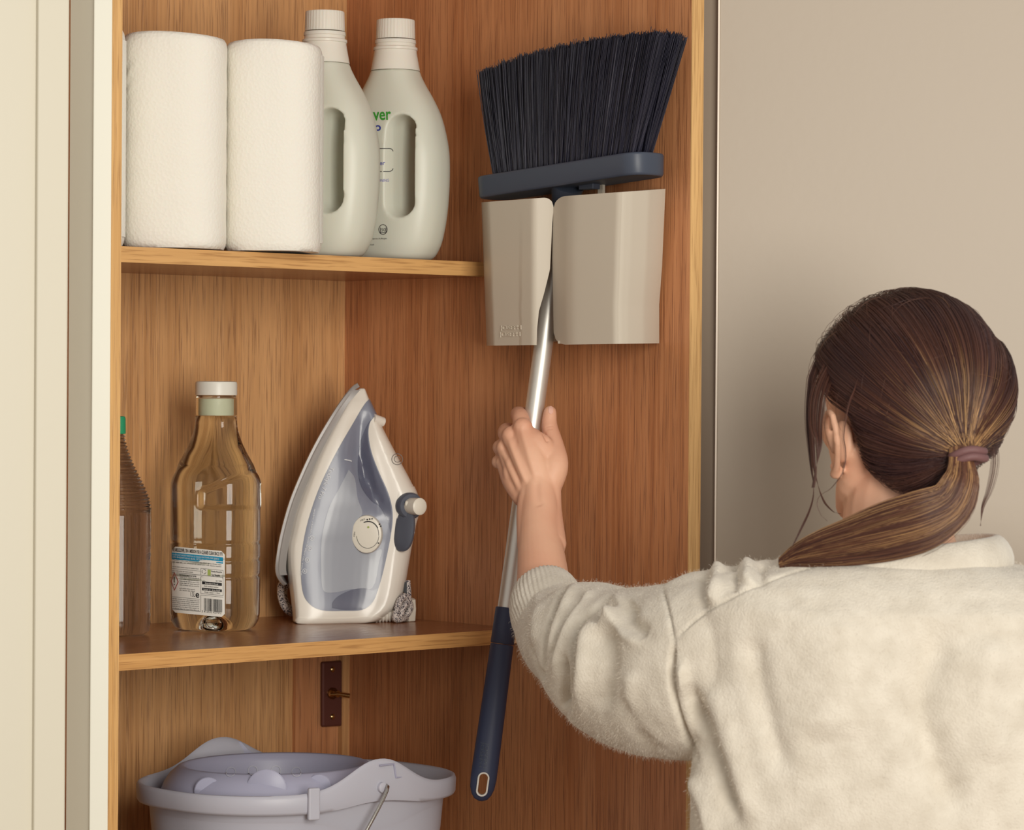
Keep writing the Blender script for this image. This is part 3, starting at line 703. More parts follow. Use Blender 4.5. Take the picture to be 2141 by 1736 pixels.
    for (a, b) in ((283, 1070), (270, 1137), (254, 1213), (238, 1285)): it.append(ring_px(*Z(a, b), 3.6, 4.2, 1.0, 20)); it.append(ring_px(*Z(a, b), .6, 1.0, 1.0, 10))
    it += [text_px('auto clean', *Z(300, 880), *Z(272, 1040), 3.4), text_px('anti drip', *Z(262, 1060), *Z(240, 1150), 3), text_px('anti calc', *Z(238, 1150), *Z(222, 1220), 3), text_px('auto off', *Z(222, 1230), *Z(210, 1310), 3)]
    print_on('white_lettering', it, bv, .0024, y, M['pale_print'], t)
    kc = Z(925, 860)
    print_on('dial_ticks', [ring_px(kc[0] + 1, kc[1], 21 , 26, 1.1, 3, a, a + .05) for a in np.linspace(-2.4, -.9, 12)] + [grid_px(*Z(868, 806), *Z(885, 812), 1, 1, skew=.6)], bv, .0014, y, M['grey_print'], t)
    # cord and plug
    def I3(px, py, w): v = P(px, py, y + w); v.z = max(v.z, ZLOW + .0052); return v
    pts = [I3(851, 1215, .0), I3(853, 1238, -.004), I3(852, 1256, -.012), I3(842, 1272, -.022), I3(836, 1290, -.026), I3(834, 1302, -.030)]
    obj('cord', tube([Vector(p) for p in catmull(pts, 5)], .0042, 12), M['braid'], t, label='black and white braided cord')
    pts = [I3(846, 1300, -.010), I3(858, 1270, -.008), I3(848, 1248, -.018), I3(836, 1256, -.026), I3(829, 1280, -.030), I3(828, 1306, -.030), I3(842, 1306, -.02), I3(852, 1298, .0)]
    obj('cord', tube([Vector(p) for p in catmull(pts, 6)], .0042, 12), M['braid'], t)
    pts = [I3(790 + k * 1.5, 1294 + 9 * math.sin(k * .9) , -.022 + .012 * math.cos(k * .9)) for k in range(30)]
    obj('strain_relief', join([lathe(I(788 + k * 7, 1297 - k * .6, -.014), [(.0075, -.0016), (.0088, 0), (.0075, .0016)], 20, ex=Vector((0, 1, 0)), ey=Vector((0, 0, 1)), ez=Vector((1, 0, 0))) for k in range(7)] + [tube([I(784, 1298, -.014), I(836, 1292, -.014)], .0065, 12)]), M['iron_white'], t, label='ribbed white strain relief')
    obj('plug', join([lathe(I3(856, 1274, .004), [(.006, -.016), (.0085, -.014), (.0095, 0), (.0085, .012), (.004, .014)], 6, ex=Vector((0, 1, 0)), ey=Vector((1, 0, 0)), sx=1.5)]), M['ivory'], t)
    obj('hinge', prism([P(845, 1200, 3.84), P(851, 1200, 3.84), P(851, 1200, 3.86), P(845, 1200, 3.86)], I(0, 1244).z, I(0, 1212).z), M['black'], t)
    pts = [I3(597, 1212, .03), I3(588, 1225, .02), I3(588, 1248, .01), I3(595, 1268, .005), I3(607, 1280, .012), I3(625, 1290, .03)]
    obj('cord', tube([Vector(p) for p in catmull(pts, 6)], .0048, 12), M['braid'], t)
    pts = [I3(603, 1216, .045), I3(594, 1232, .04), I3(594, 1252, .035), I3(602, 1270, .03), I3(618, 1286, .035)]
    obj('cord', tube([Vector(p) for p in catmull(pts, 6)], .0048, 12), M['braid'], t)
steam_iron()

# ------------------------------------------------------------------ mop bucket
def bucket():
    ce = P(623, 1640, 3.605); zr = 1.117; c = Vector((ce.x, ce.y, ZB + .0004))
    t = thing('mop_bucket', c, 'lilac grey oval mop bucket with wringer and wire handle below the lower shelf', 'bucket')
    A, Bb = .190, .148; N = 160
    def bump(th):   # ears at +-90 degrees (short axis)
        f = lambda x: math.exp(-(abs(x) / .30) ** 2.2)
        d1 = (th - math.pi / 2); d2 = (th - 3 * math.pi / 2)
        return .034 * f(d1) + .030 * f(d2) * 1.1
    def pt(th, k, z, zb=0):
        ca, sa = math.cos(th), math.sin(th); p = 2.45; q = (abs(ca) ** p + abs(sa) ** p) ** (-1 / p)
        return Vector((c.x, c.y, 0)) + DL * (A * k * ca * q) - (-DS) * (Bb * k * sa * q) + Vector((0, 0, z + zb))
    # th=90deg -> +DS (towards the room)
    H = zr - c.z
    prof = [(.70, 0, 0), (.74, .002, 0), (.76, .012, 0)] + [(.76 + .165 * f, .012 + (H - .036) * f, 0) for f in (.2, .4, .6, .8, 1)] + \
           [(.932, H - .022, .2), (.99, H - .021, .25), (1.0, H - .018, .4), (1.003, H - .004, 1), (.995, H, 1), (.985, H + .001, 1), (.965, H - .001, 1), (.945, H - .008, 1), (.925, H - .02, .7), (.905, H - .06, .2), (.75, .02, 0), (.72, .006, 0)]
    rows = [[pt(2 * math.pi * j / N, k, c.z + z, bump(2 * math.pi * j / N) * e) for j in range(N)] for (k, z, e) in prof]
    bk = obj('tub', rings(rows), M['bucket'], t, angle=60)
    # wringer
    wc = Vector((c.x, c.y, 0)) - DL * .035 + DS * .0
    def wp(th, r, z):
        return wc + DL * (.138 * r * math.cos(th)) + DS * (.125 * r * math.sin(th)) + Vector((0, 0, zr + z - .012 * math.cos(th) * 0))
    prof = [(1.00, -.030), (.985, -.012), (.95, .000), (.90, .010), (.83, .018), (.80, .0195), (.77, .018), (.745, .010), (.73, .0), (.66, -.04), (.56, -.07), (.5, -.075), (.05, -.076)]
    rows = [[wp(2 * math.pi * j / 96, r, z) for j in range(96)] for r, z in prof]
    wr = obj('wringer', rings(rows, cap=False), M['wringer'], t, angle=60, label='lilac wringer insert with oval bowl')
    wbv = BVHTree.FromPolygons([v.co + root_loc(t) for v in wr.data.vertices], [tuple(p.vertices) for p in wr.data.polygons])
    for i, x in enumerate((482, 528, 577, 620)):
        print_on('drain_hole', [ring_px(x, 1612 + (3 if i in (0, 3) else 0), 9, 9, 1.6, 24)], wbv, .0008, 3.7, M['bucket'], wr)
    for (x, yv, r) in ((430, 1650, 30), (558, 1648, 44), (672, 1642, 28)):
        a = onto(x, yv, wbv, -.006, 3.5)
        obj('boss', lathe(a, [(r / 1880 * 1.0, -.008), (r / 1880 * .98, .0018), (r / 1880 * .90, .0030), (.001, .0034)], 28, ex=Vector((1, 0, 0)), ey=Vector((0, 0, 1)), ez=Vector((0, -1, .35)).normalized()), M['wringer'], wr)
    # back tab of the wringer rising left
    rows = []
    for k in range(13):
        u = k / 12; px = 400 + 180 * u; top = interp(u, [(0, 1622), (.25, 1585), (.4, 1558), (.5, 1549), (.58, 1552), (.68, 1572), (.8, 1580), (1, 1584)])
        d = 3.745 - .02 * math.sin(u * math.pi); bot = P(px, 1625, d); tp = P(px, top, d)
        rows.append([bot, tp, tp + Vector((.0, .012, -.002)), bot + Vector((0, .012, 0))])
    obj('wringer_tab', rings(rows), M['wringer'], t, angle=50, bevel=.002)
    # clip on the front rim
    cp = Vector(pt(math.radians(117), 1.005, zr - .01)); tn = (pt(math.radians(119), 1, 0) - pt(math.radians(115), 1, 0)).normalized(); on = Vector((tn.y, -tn.x, 0)); on = on if on.y < 0 else -on
    bm = bmesh.new(); bmesh.ops.create_cube(bm, size=1)
    for v in bm.verts: v.co = cp + tn * (v.co.x * .014) + on * (v.co.y * .006 + .001) + Vector((0, 0, v.co.z * .036 + .001))
    obj('spout_clip', bm, M['bucket'], t, sm=False, bevel=.002)
    # ear hinge outline and wire handle
    F = Vector((c.x, c.y, 0)) + DS * (Bb + .006) ; 
    ep = pt(math.pi / 2, 1.006, zr + .008)
    def bl(l, s, z): return Vector((c.x, c.y, 0)) + DL * l + DS * s + Vector((0, 0, zr + z))
    pts = [bl(.002, Bb - .012, -.002), bl(.0, Bb + .010, .000), bl(-.055, Bb + .010, -.075), bl(-.11, Bb + .006, -.150), bl(-.16, Bb - .02, -.185), bl(-.19, .07, -.2), bl(-.2, 0, -.205), bl(-.19, -.07, -.2), bl(-.15, -Bb + .01, -.17), bl(-.06, -Bb - .004, -.08), bl(0, -Bb - .005, 0), bl(0, -Bb + .012, 0)]
    obj('wire_handle', tube([Vector(p) for p in catmull(pts, 6)], .0021, 10), M['steel'], t, label='steel wire handle')
    h = bl(0, Bb + .001, .003)
    obj('hinge_boss', lathe(h, [(.006, -.004), (.006, .003), (.004, .004)], 20, ex=DL, ey=Vector((0, 0, 1)), ez=DS), M['bucket'], t)
    obj('hinge_lug', join([tube([bl(-.004, Bb + .0025, .028), bl(.018, Bb + .001, .028), bl(.022, Bb, .012), bl(.034, Bb - .002, .012)], .0012, 8)]), M['wringer'], t)
bucket()

# ------------------------------------------------------------------ dustpan on the right panel
def dustpan():
    base = W(1190, 724, 0)
    t = thing('dustpan', base, 'stone grey dustpan hung on the oak side panel, split down the middle', 'dustpan')
    def sheet(name, cols, nv=24):
        """cols: list of (o, px_top, px_bot) ; py from top/bottom line"""
        return None
    def topy(px): return 423 - (px - 1010) * (28 / 378.)
    def boty(px): return 723 - (px - 1020) * (5 / 356.)
    def build(name, L, R, om, corners, rim=None, n=40, m_=36, bypx=False):
        rows = []
        for j in range(m_ + 1):
            v = j / m_; row = []
            for i in range(n + 1):
                u = i / n
                xl = interp(v, L); xr = interp(v, R)
                # rounded corners
                H = 300.
                px = xl + (xr - xl) * u; ty, by = topy(px), boty(px)
                for (side, r) in corners:
                    edge = xr if side[1] == 'r' else xl
                    d = abs(edge - px)
                    if d < r:
                        cut = r - math.sqrt(max(r * r - (r - d) ** 2, 0))
                        if side[0] == 't': ty += cut
                        else: by -= cut
                py = ty + (by - ty) * v
                row.append(W(px, py, interp(px - 11 * v * (px < 1090) if bypx else u, om) + (.006 * (1 - v))))
            rows.append(row)
        bm = rings(rows, cap=False, closed=False)
        me = modmesh(bm, [('SOLIDIFY', dict(thickness=.0028, offset=0))])
        return obj(name, me, M['pan'], t, angle=30)
    # left leaf
    build('front_leaf', [(0, 1009), (1, 1020)], [(0, 1158), (.10, 1155), (.45, 1150), (.62, 1138), (.75, 1127), (.88, 1123), (1, 1122)],
          [(1009, .010), (1012, .040), (1016, .060), (1024, .069), (1114, .082), (1120, .081), (1158, .066)], [('tr', 22)], bypx=True)
    build('front_leaf', [(0, 1159), (.4, 1157), (1, 1160)], [(0, 1389), (.5, 1382), (.75, 1376), (1, 1376)],
          [(0, .066), (.13, .080), (.18, .083), (.22, .084), (.58, .088), (.62, .086), (.70, .072), (.85, .042), (.985, .008), (1, .004)], [('tl', 26), ('bl', 26)], n=60)
    pts = [W(1030, 430, .004), W(1384, 402, .004), W(1374, 712, .004), W(1030, 716, .004)]
    obj('back_plate', extrude_poly(pts, -DL * .003), M['pan'], t, sm=False, bevel=.001)
    pts = [W(1166, 712, .006), W(1245, 712, .006), W(1245, 712, .074), W(1166, 712, .074)]
    obj('bottom_lip', extrude_poly(pts, Vector((0, 0, -.004))), M['pan'], t, sm=False, bevel=.001)
    pts = [W(1255, 386, .030), W(1265, 386, .030), W(1265, 410, .030), W(1255, 410, .030)]
    obj('hook_tab', extrude_poly(pts, -DL * .004), M['pan'], t, sm=False)
    for o_ in [c for c in t.children if c.name.startswith('front_leaf')][:1]:
        bv = BVHTree.FromPolygons([v.co + root_loc(t) for v in o_.data.vertices], [tuple(p.vertices) for p in o_.data.polygons])
        V, F_ = [], []
        for (s_, x0, y0, x1, y1) in (('JOSEPH', 1047, 690, 1090, 689), ('JOSEPH', 1045, 704, 1088, 703)):
            v, f = text_px(s_, x0, y0, x1, y1, 9); n = len(V); V += [onto(a, b, bv, .0004, 3.6) for a, b in v]; F_ += [tuple(i + n for i in q) for q in f]
        me = bpy.data.meshes.new('logo'); me.from_pydata([tuple(v) for v in V], [], F_)
        obj('embossed_logo', modmesh(me, [('SOLIDIFY', dict(thickness=.0008, offset=0))]), M['pan'], o_, sm=False)
dustpan()

# ------------------------------------------------------------------ broom
SH0, SH1 = W(1171, 470, .030), W(1008, 1650, .135)
def shaft_pt(py):
    a = (py - 470) / (1650 - 470); return SH0 + (SH1 - SH0) * a
def broom():
    t = thing('broom', W(1190, 400, .03), 'broom with navy black bristles hung head up, held by its aluminium handle', 'broom')
    Lp, Rp = W(1045, 392, .050), W(1342, 346, .050)
    ax = (Rp - Lp).normalized(); o_ = -DL; upv = ax.cross(o_); upv = upv if upv.z > 0 else -upv; ln = (Rp - Lp).length
    rows = []
    for (z, k) in ((-.0125, .80), (-.0135, .93), (-.010, 1), (.010, 1.04), (.0125, 1.03), (.0130, .9)):
        row = []; hw = .029 * k; ext = .004 * (k - 1) / .04 if k > 1 else 0
        for j in range(56):
            a = 2 * math.pi * j / 56; p = 2.6; ca, sa = math.cos(a), math.sin(a); q = (abs(ca) ** p + abs(sa) ** p) ** (-1 / p)
            x = ca * q * (hw * .95); cx = (ln / 2 - hw * .3) * (1 if ca > 0 else -1)
            row.append((Lp + Rp) / 2 + ax * (cx + x) + o_ * (sa * q * hw) + upv * z)
        rows.append(row)
    obj('brush_block', modmesh(rings(rows), [('BEVEL', dict(width=.0015, segments=2, limit_method='ANGLE', angle_limit=.6))]), M['navy'], t, angle=50)
    # neck
    nk = W(1187, 384, .045); pts = [nk, nk + (SH0 - nk) * .3, nk + (SH0 - nk) * .6, SH0]
    obj('neck', tube(pts, [.021, .0165, .0135, .0125], 24), M['navy'], t)
    pts = [W(1225, 372, .040), W(1255, 369, .040), W(1255, 396, .040), W(1225, 398, .040)]
    obj('rib', extrude_poly(pts, -DL * .012), M['navy'], t, sm=False, bevel=.001)
    # shaft
    sa, sb = shaft_pt(455), shaft_pt(1278)
    obj('shaft', tube([sa, sb], .0112, 40), M['alu'], t, angle=50, label='brushed aluminium shaft')
    d = (sb - sa).normalized()
    obj('grip_collar', tube([shaft_pt(1275), shaft_pt(1277), shaft_pt(1348), shaft_pt(1350)], [.0125, .0134, .0138, .0130], 40), M['navy_grip'], t, angle=50)
    # grip body: flattens and widens downwards with a hanging slot
    right = Vector((1, 0, 0)); right = (right - d * right.dot(d)).normalized(); nn = right.cross(d); nn = nn if nn.y < 0 else -nn
    rows = []
    for (py, rx, ry) in ((1351, .0126, .0125), (1353, .0136, .0134), (1420, .0140, .0135), (1500, .0146, .0130), (1560, .0150, .0126), (1600, .0152, .0120), (1630, .0152, .0112), (1648, .0142, .0104), (1662, .0115, .009), (1671, .0075, .006), (1675, .002, .002)):
        p_ = shaft_pt(py); p_ = p_ + right * 0
        rows.append([p_ + right * (rx * math.cos(2 * math.pi * j / 48)) + nn * (ry * math.sin(2 * math.pi * j / 48)) for j in range(48)])
    body = tomesh(rings(rows))
    sc = shaft_pt(1640)
    def stad(hw, hh, dn):
        return [sc + right * (hw * math.cos(a)) - d * (hw * math.sin(a) + (hh - hw) * (1 if math.sin(a) >= 0 else -1)) + nn * dn for a in np.linspace(0, 2 * math.pi, 33)[:-1]]
    slot = rings([stad(.0052, .0125, -.03), stad(.0052, .0125, .03)])
    body = boolean(body, tomesh(slot), 'DIFFERENCE'); bv = bvh_of(body)
    obj('grip', body, M['navy_grip'], t, angle=35, label='navy soft grip')
    gr = t.children[-1]
    rows = [stad(.0066, .0139, .0085), stad(.0068, .0141, .0125), stad(.0060, .0133, .0133), stad(.0050, .0123, .0125), stad(.0048, .0121, -.012), stad(.0052, .0125, -.012)]
    obj('slot_rim', rings(rows + [rows[0]], cap=False), M['label_white'], gr, angle=40, label='white rim of the hanging slot')
    V, F_ = [], []
    for (s_, x0, y0, x1, y1) in (('JOSEPH', 1016, 1554, 1010, 1606), ('JOSEPH', 1007, 1552, 1001, 1604)):
        v, f = text_px(s_, x0, y0, x1, y1, 7); n = len(V); V += [onto(a, b, bv, .0003, 3.5) for a, b in v]; F_ += [tuple(i + n for i in q) for q in f]
    me = bpy.data.meshes.new('logo'); me.from_pydata([tuple(v) for v in V], [], F_)
    obj('embossed_logo', modmesh(me, [('SOLIDIFY', dict(thickness=.0006, offset=0))]), M['navy'], gr, sm=False)
    # bristles: tufts, each many strands
    lines = []; tones = []
    tb0, tb1 = W(1050, 372, .050), W(1345, 322, .050)
    def topl(u):
        px = 1032 + (1404 - 1032) * u; py = interp(u, [(0, 157), (.25, 122), (.5, 100), (.75, 84), (1, 74)]); return W(px, py, .052)
    nu, nw = 27, 4
    for iu in range(nu):
        for iw in range(nw):
            u0 = (iu + .5 + (.25 if iw % 2 else -.25)) / nu; w0 = (iw - (nw - 1) / 2) * .0105
            for k in range(150):
                a = RNG.uniform(0, 2 * math.pi); rr = math.sqrt(RNG.uniform(0, 1)); du, dw = math.cos(a) * rr, math.sin(a) * rr
                b = tb0 + (tb1 - tb0) * u0 + ax * du * .0038 + o_ * (w0 + dw * .0035)
                uu = min(max(u0 + du * .034 + RNG.normal(0, .006), -.005), 1.012)
                tp = topl(uu) + o_ * (w0 * 1.25 + dw * .008 + RNG.normal(0, .002)) + upv * (RNG.normal(0, .0022) - (.004 if RNG.uniform() < .1 else 0) + .0015 * math.sin(uu * 60))
                mid = b * .45 + tp * .55 + ax * (du * .002 - .0015)+ o_ * (dw * .001)
                P0, P1, P2 = np.array(b), np.array(mid), np.array(tp); ts = np.linspace(0, 1, 6)[:, None]
                lines.append((1 - ts) ** 2 * P0 + 2 * ts * (1 - ts) * P1 + ts ** 2 * P2)
                tones.append(min(max(RNG.normal(.2, .16) + (.5 if RNG.uniform() < .05 else 0) + .15 * u0, 0), 1))
    strands('bristles', lines, .00042, tones, M['bristle_strand'], t, tip=.8)
broom()

# ------------------------------------------------------------------ person
def ball(c, r, n=3, sc=(1, 1, 1), fr_=None):
    bm = bmesh.new(); bmesh.ops.create_icosphere(bm, subdivisions=n, radius=1)
    X, Y, Z = fr_ if fr_ else (Vector((1, 0, 0)), Vector((0, 1, 0)), Vector((0, 0, 1)))
    for v in bm.verts: q = v.co.copy(); v.co = Vector(c) + X * (q.x * r * sc[0]) + Y * (q.y * r * sc[1]) + Z * (q.z * r * sc[2])
    return bm
def limb(pts, rs, n=20, sub=4):
    pts = [Vector(p) for p in pts]
    cc = catmull([tuple(p) + (r,) for p, r in zip(pts, rs)], sub) if len(pts) > 2 else [tuple(p) + (r,) for p, r in zip(pts, rs)]
    out = [tube([Vector(q[:3]) for q in cc], [float(q[3]) for q in cc], n), ball(pts[0], rs[0], 2), ball(pts[-1], rs[-1], 2)]
    return out
def fold(me, specs):
    """specs: (px polyline, sigma px, depth m [+out, -in]); acts on the side that faces the room"""
    nv = len(me.vertices); co = np.empty(nv * 3); no = np.empty(nv * 3); me.vertices.foreach_get('co', co); me.vertex_normals.foreach_get('vector', no)
    co = co.reshape(-1, 3); no = no.reshape(-1, 3); d = co - np.array((0, 0, EYE)); k = d @ np.array(fw)
    X = 1070.5 + FPX * (d @ np.array(rt)) / k; Y = 868 - FPX * (d @ np.array(up)) / k
    vd = d / np.linalg.norm(d, axis=1)[:, None]; facing = np.clip(-(no * vd).sum(1) * 2.5 + .3, 0, 1); acc = np.zeros(nv)
    for poly, sg, dep in specs:
        pl_ = np.array(catmull([(a, b) for a, b in poly], 8)) if len(poly) > 2 else np.array(poly, float)
        best = np.full(nv, 1e9); along = np.zeros(nv); L = len(pl_) - 1
        for i in range(L):
            a, b = pl_[i], pl_[i + 1]; ab = b - a; l2 = (ab ** 2).sum() + 1e-9; tt = np.clip(((X - a[0]) * ab[0] + (Y - a[1]) * ab[1]) / l2, 0, 1)
            dd_ = np.hypot(X - a[0] - tt * ab[0], Y - a[1] - tt * ab[1]); mk = dd_ < best; best[mk] = dd_[mk]; along[mk] = (i + tt[mk]) / L
        end = np.clip(np.minimum(along, 1 - along) / .14, 0, 1); end = .15 + .85 * end
        acc += 1.35 * dep * np.exp(-(best / sg) ** 2) * end
    co = co + no * (acc * facing)[:, None]; me.vertices.foreach_set('co', co.ravel()); me.update()

HC = P(1896, 822, 3.15); PSI = math.radians(36)
HF = Vector((-math.sin(PSI), math.cos(PSI), 0)); HL = Vector((-math.cos(PSI), -math.sin(PSI), 0)); HU = Vector((0, 0, 1))
def H(f, l, u): return HC + HF * f + HL * l + HU * u
def person():
    foot = Vector((.40, 3.10, 0))
    t = thing('person', foot, 'person seen from behind in cream fleece sweater with brown ponytail, gripping the broom handle', 'person')
    fr_ = (HF, HL, HU)
    # ---------------- head and neck
    parts = [ball(H(-.005, 0, .004), 1, 4, (.098, .076, .092), fr_),            # skull
             ball(H(.030, 0, -.040), 1, 4, (.062, .058, .085), fr_),             # face
             ball(H(.045, 0, -.100), 1, 3, (.040, .040, .034), fr_),             # chin
             ball(H(.070, 0, -.040), 1, 3, (.022, .050, .030), fr_),
             ball(H(.080, 0, .012), 1, 3, (.014, .045, .014), fr_)]
    for sgn in (1, -1):
        parts += limb([H(-.002, .058 * sgn, -.060), H(.022, .052 * sgn, -.092), H(.058, .022 * sgn, -.116)], [.018, .017, .016])   # jaw line
        parts += [ball(H(.062, .036 * sgn, -.034), .019, 3), ball(H(.020, .056 * sgn, -.04), .022, 3)]
        # ear: rim and lobe
        e = lambda f, u, o=0: H(f * 1.1 + .010, (.0775 + o * 1.7) * sgn, u * 1.12 - .026)
        parts += limb([e(.012, -.030), e(.014, -.012, .004), e(.004, .004, .010), e(-.012, .002, .015), e(-.018, -.018, .015), e(-.010, -.038, .010), e(.004, -.050, .004)], [.003, .0032, .0036, .0038, .0036, .0036, .005])
        parts += [ball(e(-.002, -.020, .001), 1, 3, (.014, .006, .022), fr_), ball(e(.002, -.048, .002), 1, 3, (.006, .004, .008), fr_)]
    parts += limb([H(.088, 0, -.002), H(.100, 0, -.030), H(.106, 0, -.046)], [.007, .008, .011])
    parts += [ball(H(.094, .010, -.050), .007, 2), ball(H(.094, -.010, -.050), .007, 2)]
    parts += limb([H(.086, .022, -.076), H(.093, 0, -.072), H(.086, -.022, -.076)], [.004, .0062, .004])
    parts += limb([H(.085, .020, -.083), H(.091, 0, -.084), H(.085, -.020, -.083)], [.004, .0068, .004])
    nb = P(1885, 1230, 3.11)
    parts += limb([H(-.018, 0, -.055), P(1880, 1060, 3.135), P(1878, 1140, 3.125), nb], [.056, .055, .058, .075])
    head = voxel(join(parts), .0022, 4)
    # ---------------- left arm and hand
    D = 3.612; a = []
    def S_(px, py, dy=0): return P(px, py, D + dy)
    sy = lambda py: shaft_pt(py).y
    # offset everything to the real depth of the shaft there
    D = sy(940)
    wr = S_(1128, 1045, -.058)
    elb = P(1180, 1345, 3.36)
    fore = limb([S_(1126, 975, -.040), S_(1127, 1012, -.047), S_(1128, 1060, -.062), S_(1128, 1110, -.085), S_(1134, 1190, -.130), S_(1142, 1260, -.175), elb], [.0150, .0190, .0218, .0240, .0285, .0320, .034], 28, 5)
    # widen the wrist sideways
    a += fore
    a += limb([S_(1108, 1030, -.052), S_(1104, 1075, -.066), S_(1112, 1140, -.10)], [.0130, .0135, .017])
    a += limb([S_(1150, 1020, -.048), S_(1150, 1070, -.062), S_(1152, 1140, -.10)], [.0130, .0140, .018])
    # metacarpals (back of the hand)
    mc = {'i': (S_(1093, 896, -.030), .0115), 'm': (S_(1069, 913, -.022), .0112), 'r': (S_(1056, 938, -.012), .0102), 'p': (S_(1053, 968, -.003), .0092)}
    for k, wp_ in (('i', S_(1135, 1020, -.050)), ('m', S_(1122, 1025, -.050)), ('r', S_(1110, 1030, -.046)), ('p', S_(1100, 1035, -.040))):
        q, r = mc[k]; a += limb([wp_, (wp_ + q) * .5 + Vector((0, -.0015, 0)), q], [.0170, .0160, r], 18)
    a += [ball(S_(1118, 962, -.036), 1, 3, (.028, .0165, .034)), ball(S_(1088, 985, -.028), 1, 3, (.021, .0175, .030)), ball(S_(1105, 925, -.032), 1, 3, (.020, .0125, .018))]
    # fingers curl round the far side of the shaft
    F4 = {'i': [S_(1088, 872, -.014), S_(1084, 866, .012), S_(1104, 868, .030), S_(1128, 876, .024)],
          'm': [S_(1058, 906, -.004), S_(1062, 900, .018), S_(1085, 908, .030), S_(1112, 915, .024)],
          'r': [S_(1046, 936, .004), S_(1056, 934, .022), S_(1080, 942, .031), S_(1106, 948, .024)],
          'p': [S_(1042, 966, .008), S_(1052, 966, .024), S_(1074, 974, .030), S_(1096, 980, .024)]}
    for k, rr in (('i', [.0100, .0092, .0085, .0075]), ('m', [.0100, .0092, .0085, .0076]), ('r', [.0094, .0088, .0080, .0072]), ('p', [.0084, .0078, .0072, .0064])):
        q, r = mc[k]; a += limb([q] + F4[k], [r] + rr, 18, 4); a += [ball(q + Vector((0, -.002, .001)), r * 1.05, 2)]
    # thumb leaves the side of the palm
    a += limb([S_(1143, 1020, -.046), S_(1160, 975, -.040), S_(1158, 935, -.026), S_(1149, 892, -.012), S_(1150, 862, -.008)], [.0170, .0160, .0125, .0096, .0078], 20, 5)
    a += limb([S_(1142, 940, -.030), S_(1120, 920, -.026)], [.012, .010])
    arm = voxel(join(a), .0015, 6)
    fold(arm, [([(1062, 915), (1085, 975), (1100, 1010)], 5, .0014), ([(1088, 890), (1105, 950), (1120, 1005)], 6, .0010), ([(1052, 930), (1066, 965), (1090, 1020)], 4, -.0014), ([(1046, 952), (1058, 985), (1078, 1030)], 4, -.0010), ([(1122, 1000), (1124, 1040), (1130, 1060)], 8, -.0012),
               ([(1136, 905), (1146, 925)], 3, -.002), ([(1140, 893), (1156, 890)], 1.5, -.0005), ([(1141, 898), (1157, 896)], 1.5, -.0005)])
    # ---------------- hidden torso, right arm, legs
    SHL = P(1515, 1330, 3.13); SHR = Vector((.62, 3.10, SHL.z + .01)); ctr = Vector((.405, 3.10, 0))
    b = limb([SHL, elb], [.05, .034]) + limb([SHR, Vector((.68, 3.10, 1.08))], [.05, .042]) + limb([Vector((.68, 3.10, 1.08)), Vector((.66, 3.28, .98)), Vector((.62, 3.33, .97))], [.04, .028, .022])
    b += limb([ctr + Vector((0, 0, 1.32)), ctr + Vector((0, 0, 1.22)), ctr + Vector((0, 0, 1.08)), ctr + Vector((0, 0, .92))], [.08, .10, .095, .11], 24)
    b += limb([SHL, ctr + Vector((0, 0, 1.33)), SHR + Vector((0, 0, -.02))], [.050, .055, .050])
    for s_ in (-1, 1):
        b += limb([ctr + Vector((.08 * s_, 0, .90)), ctr + Vector((.10 * s_, .01, .50)), ctr + Vector((.10 * s_, -.02, .08))], [.085, .055, .038], 20)
    rh = Vector((.62, 3.33, .97))
    b += [ball(rh + Vector((-.03, .02, 0)), 1, 3, (.040, .022, .032))]
    for k in range(4): b += limb([rh + Vector((-.055, .03, .022 - k * .015)), rh + Vector((-.085 - .004 * (k in (1, 2)), .035, .02 - k * .016)), rh + Vector((-.100 - .004 * (k in (1, 2)), .018, .018 - k * .016))], [.0095, .0088, .0075], 12)
    b += limb([rh + Vector((-.02, .01, .02)), rh + Vector((-.045, .0, .045)), rh + Vector((-.065, -.002, .05))], [.012, .010, .008], 12)
    torso = voxel(join(b), .006, 4)
    bm = bmesh.new()
    for me in (head, arm, torso): bm.from_mesh(me)
    body = obj('body', bm, M['skin'], t, angle=None)
    for s_ in (1, -1):
        ey = obj('eye', ball(H(.076, .031 * s_, -.012), .0118, 3), M['eye'], body)
        obj('eyebrow', tube([H(.089, .016 * s_, .008), H(.090, .032 * s_, .012), H(.078, .048 * s_, .007)], [.002, .0026, .0012], 8), M['hair_base'], body)
    # thumb nail
    abv = bvh_of(arm)
    v, f = grid_px(1147, 850, 1156, 866, 4, 5, rad=3.5)
    obj('thumb_nail', modmesh((lambda me_: me_)(tomesh(rings([[onto(v[j * 5 + i][0], v[j * 5 + i][1], abv, .0003, 3.6) for i in range(5)] for j in range(6)], cap=False, closed=False))), [('SOLIDIFY', dict(thickness=.0006, offset=0))]), M['nail'], body)
    # ---------------- sweater
    def sec(px, py, rx, ry, y=3.085, p=2.3):
        c_ = P(px, py, y); return [c_ + Vector((math.cos(q) * rx * (abs(math.cos(q)) ** p + abs(math.sin(q)) ** p) ** (-1 / p), math.sin(q) * ry * (abs(math.cos(q)) ** p + abs(math.sin(q)) ** p) ** (-1 / p), 0)) for q in np.linspace(0, 2 * math.pi, 65)[:-1]]
    tz = [sec(1890, 1168, .080, .070, 3.105), sec(1890, 1185, .130, .080, 3.10), sec(1895, 1200, .175, .088, 3.10), sec(1905, 1225, .205, .096, 3.095), sec(1915, 1270, .218, .104), sec(1925, 1360, .222, .115), sec(1930, 1480, .226, .122), sec(1935, 1600, .232, .125), sec(1935, 1736, .234, .128), sec(1935, 1900, .232, .128)]
    last = [Vector((p_.x, p_.y, .90)) for p_ in tz[-1]]; tz.append(last)
    g_ = [rings(tz)]
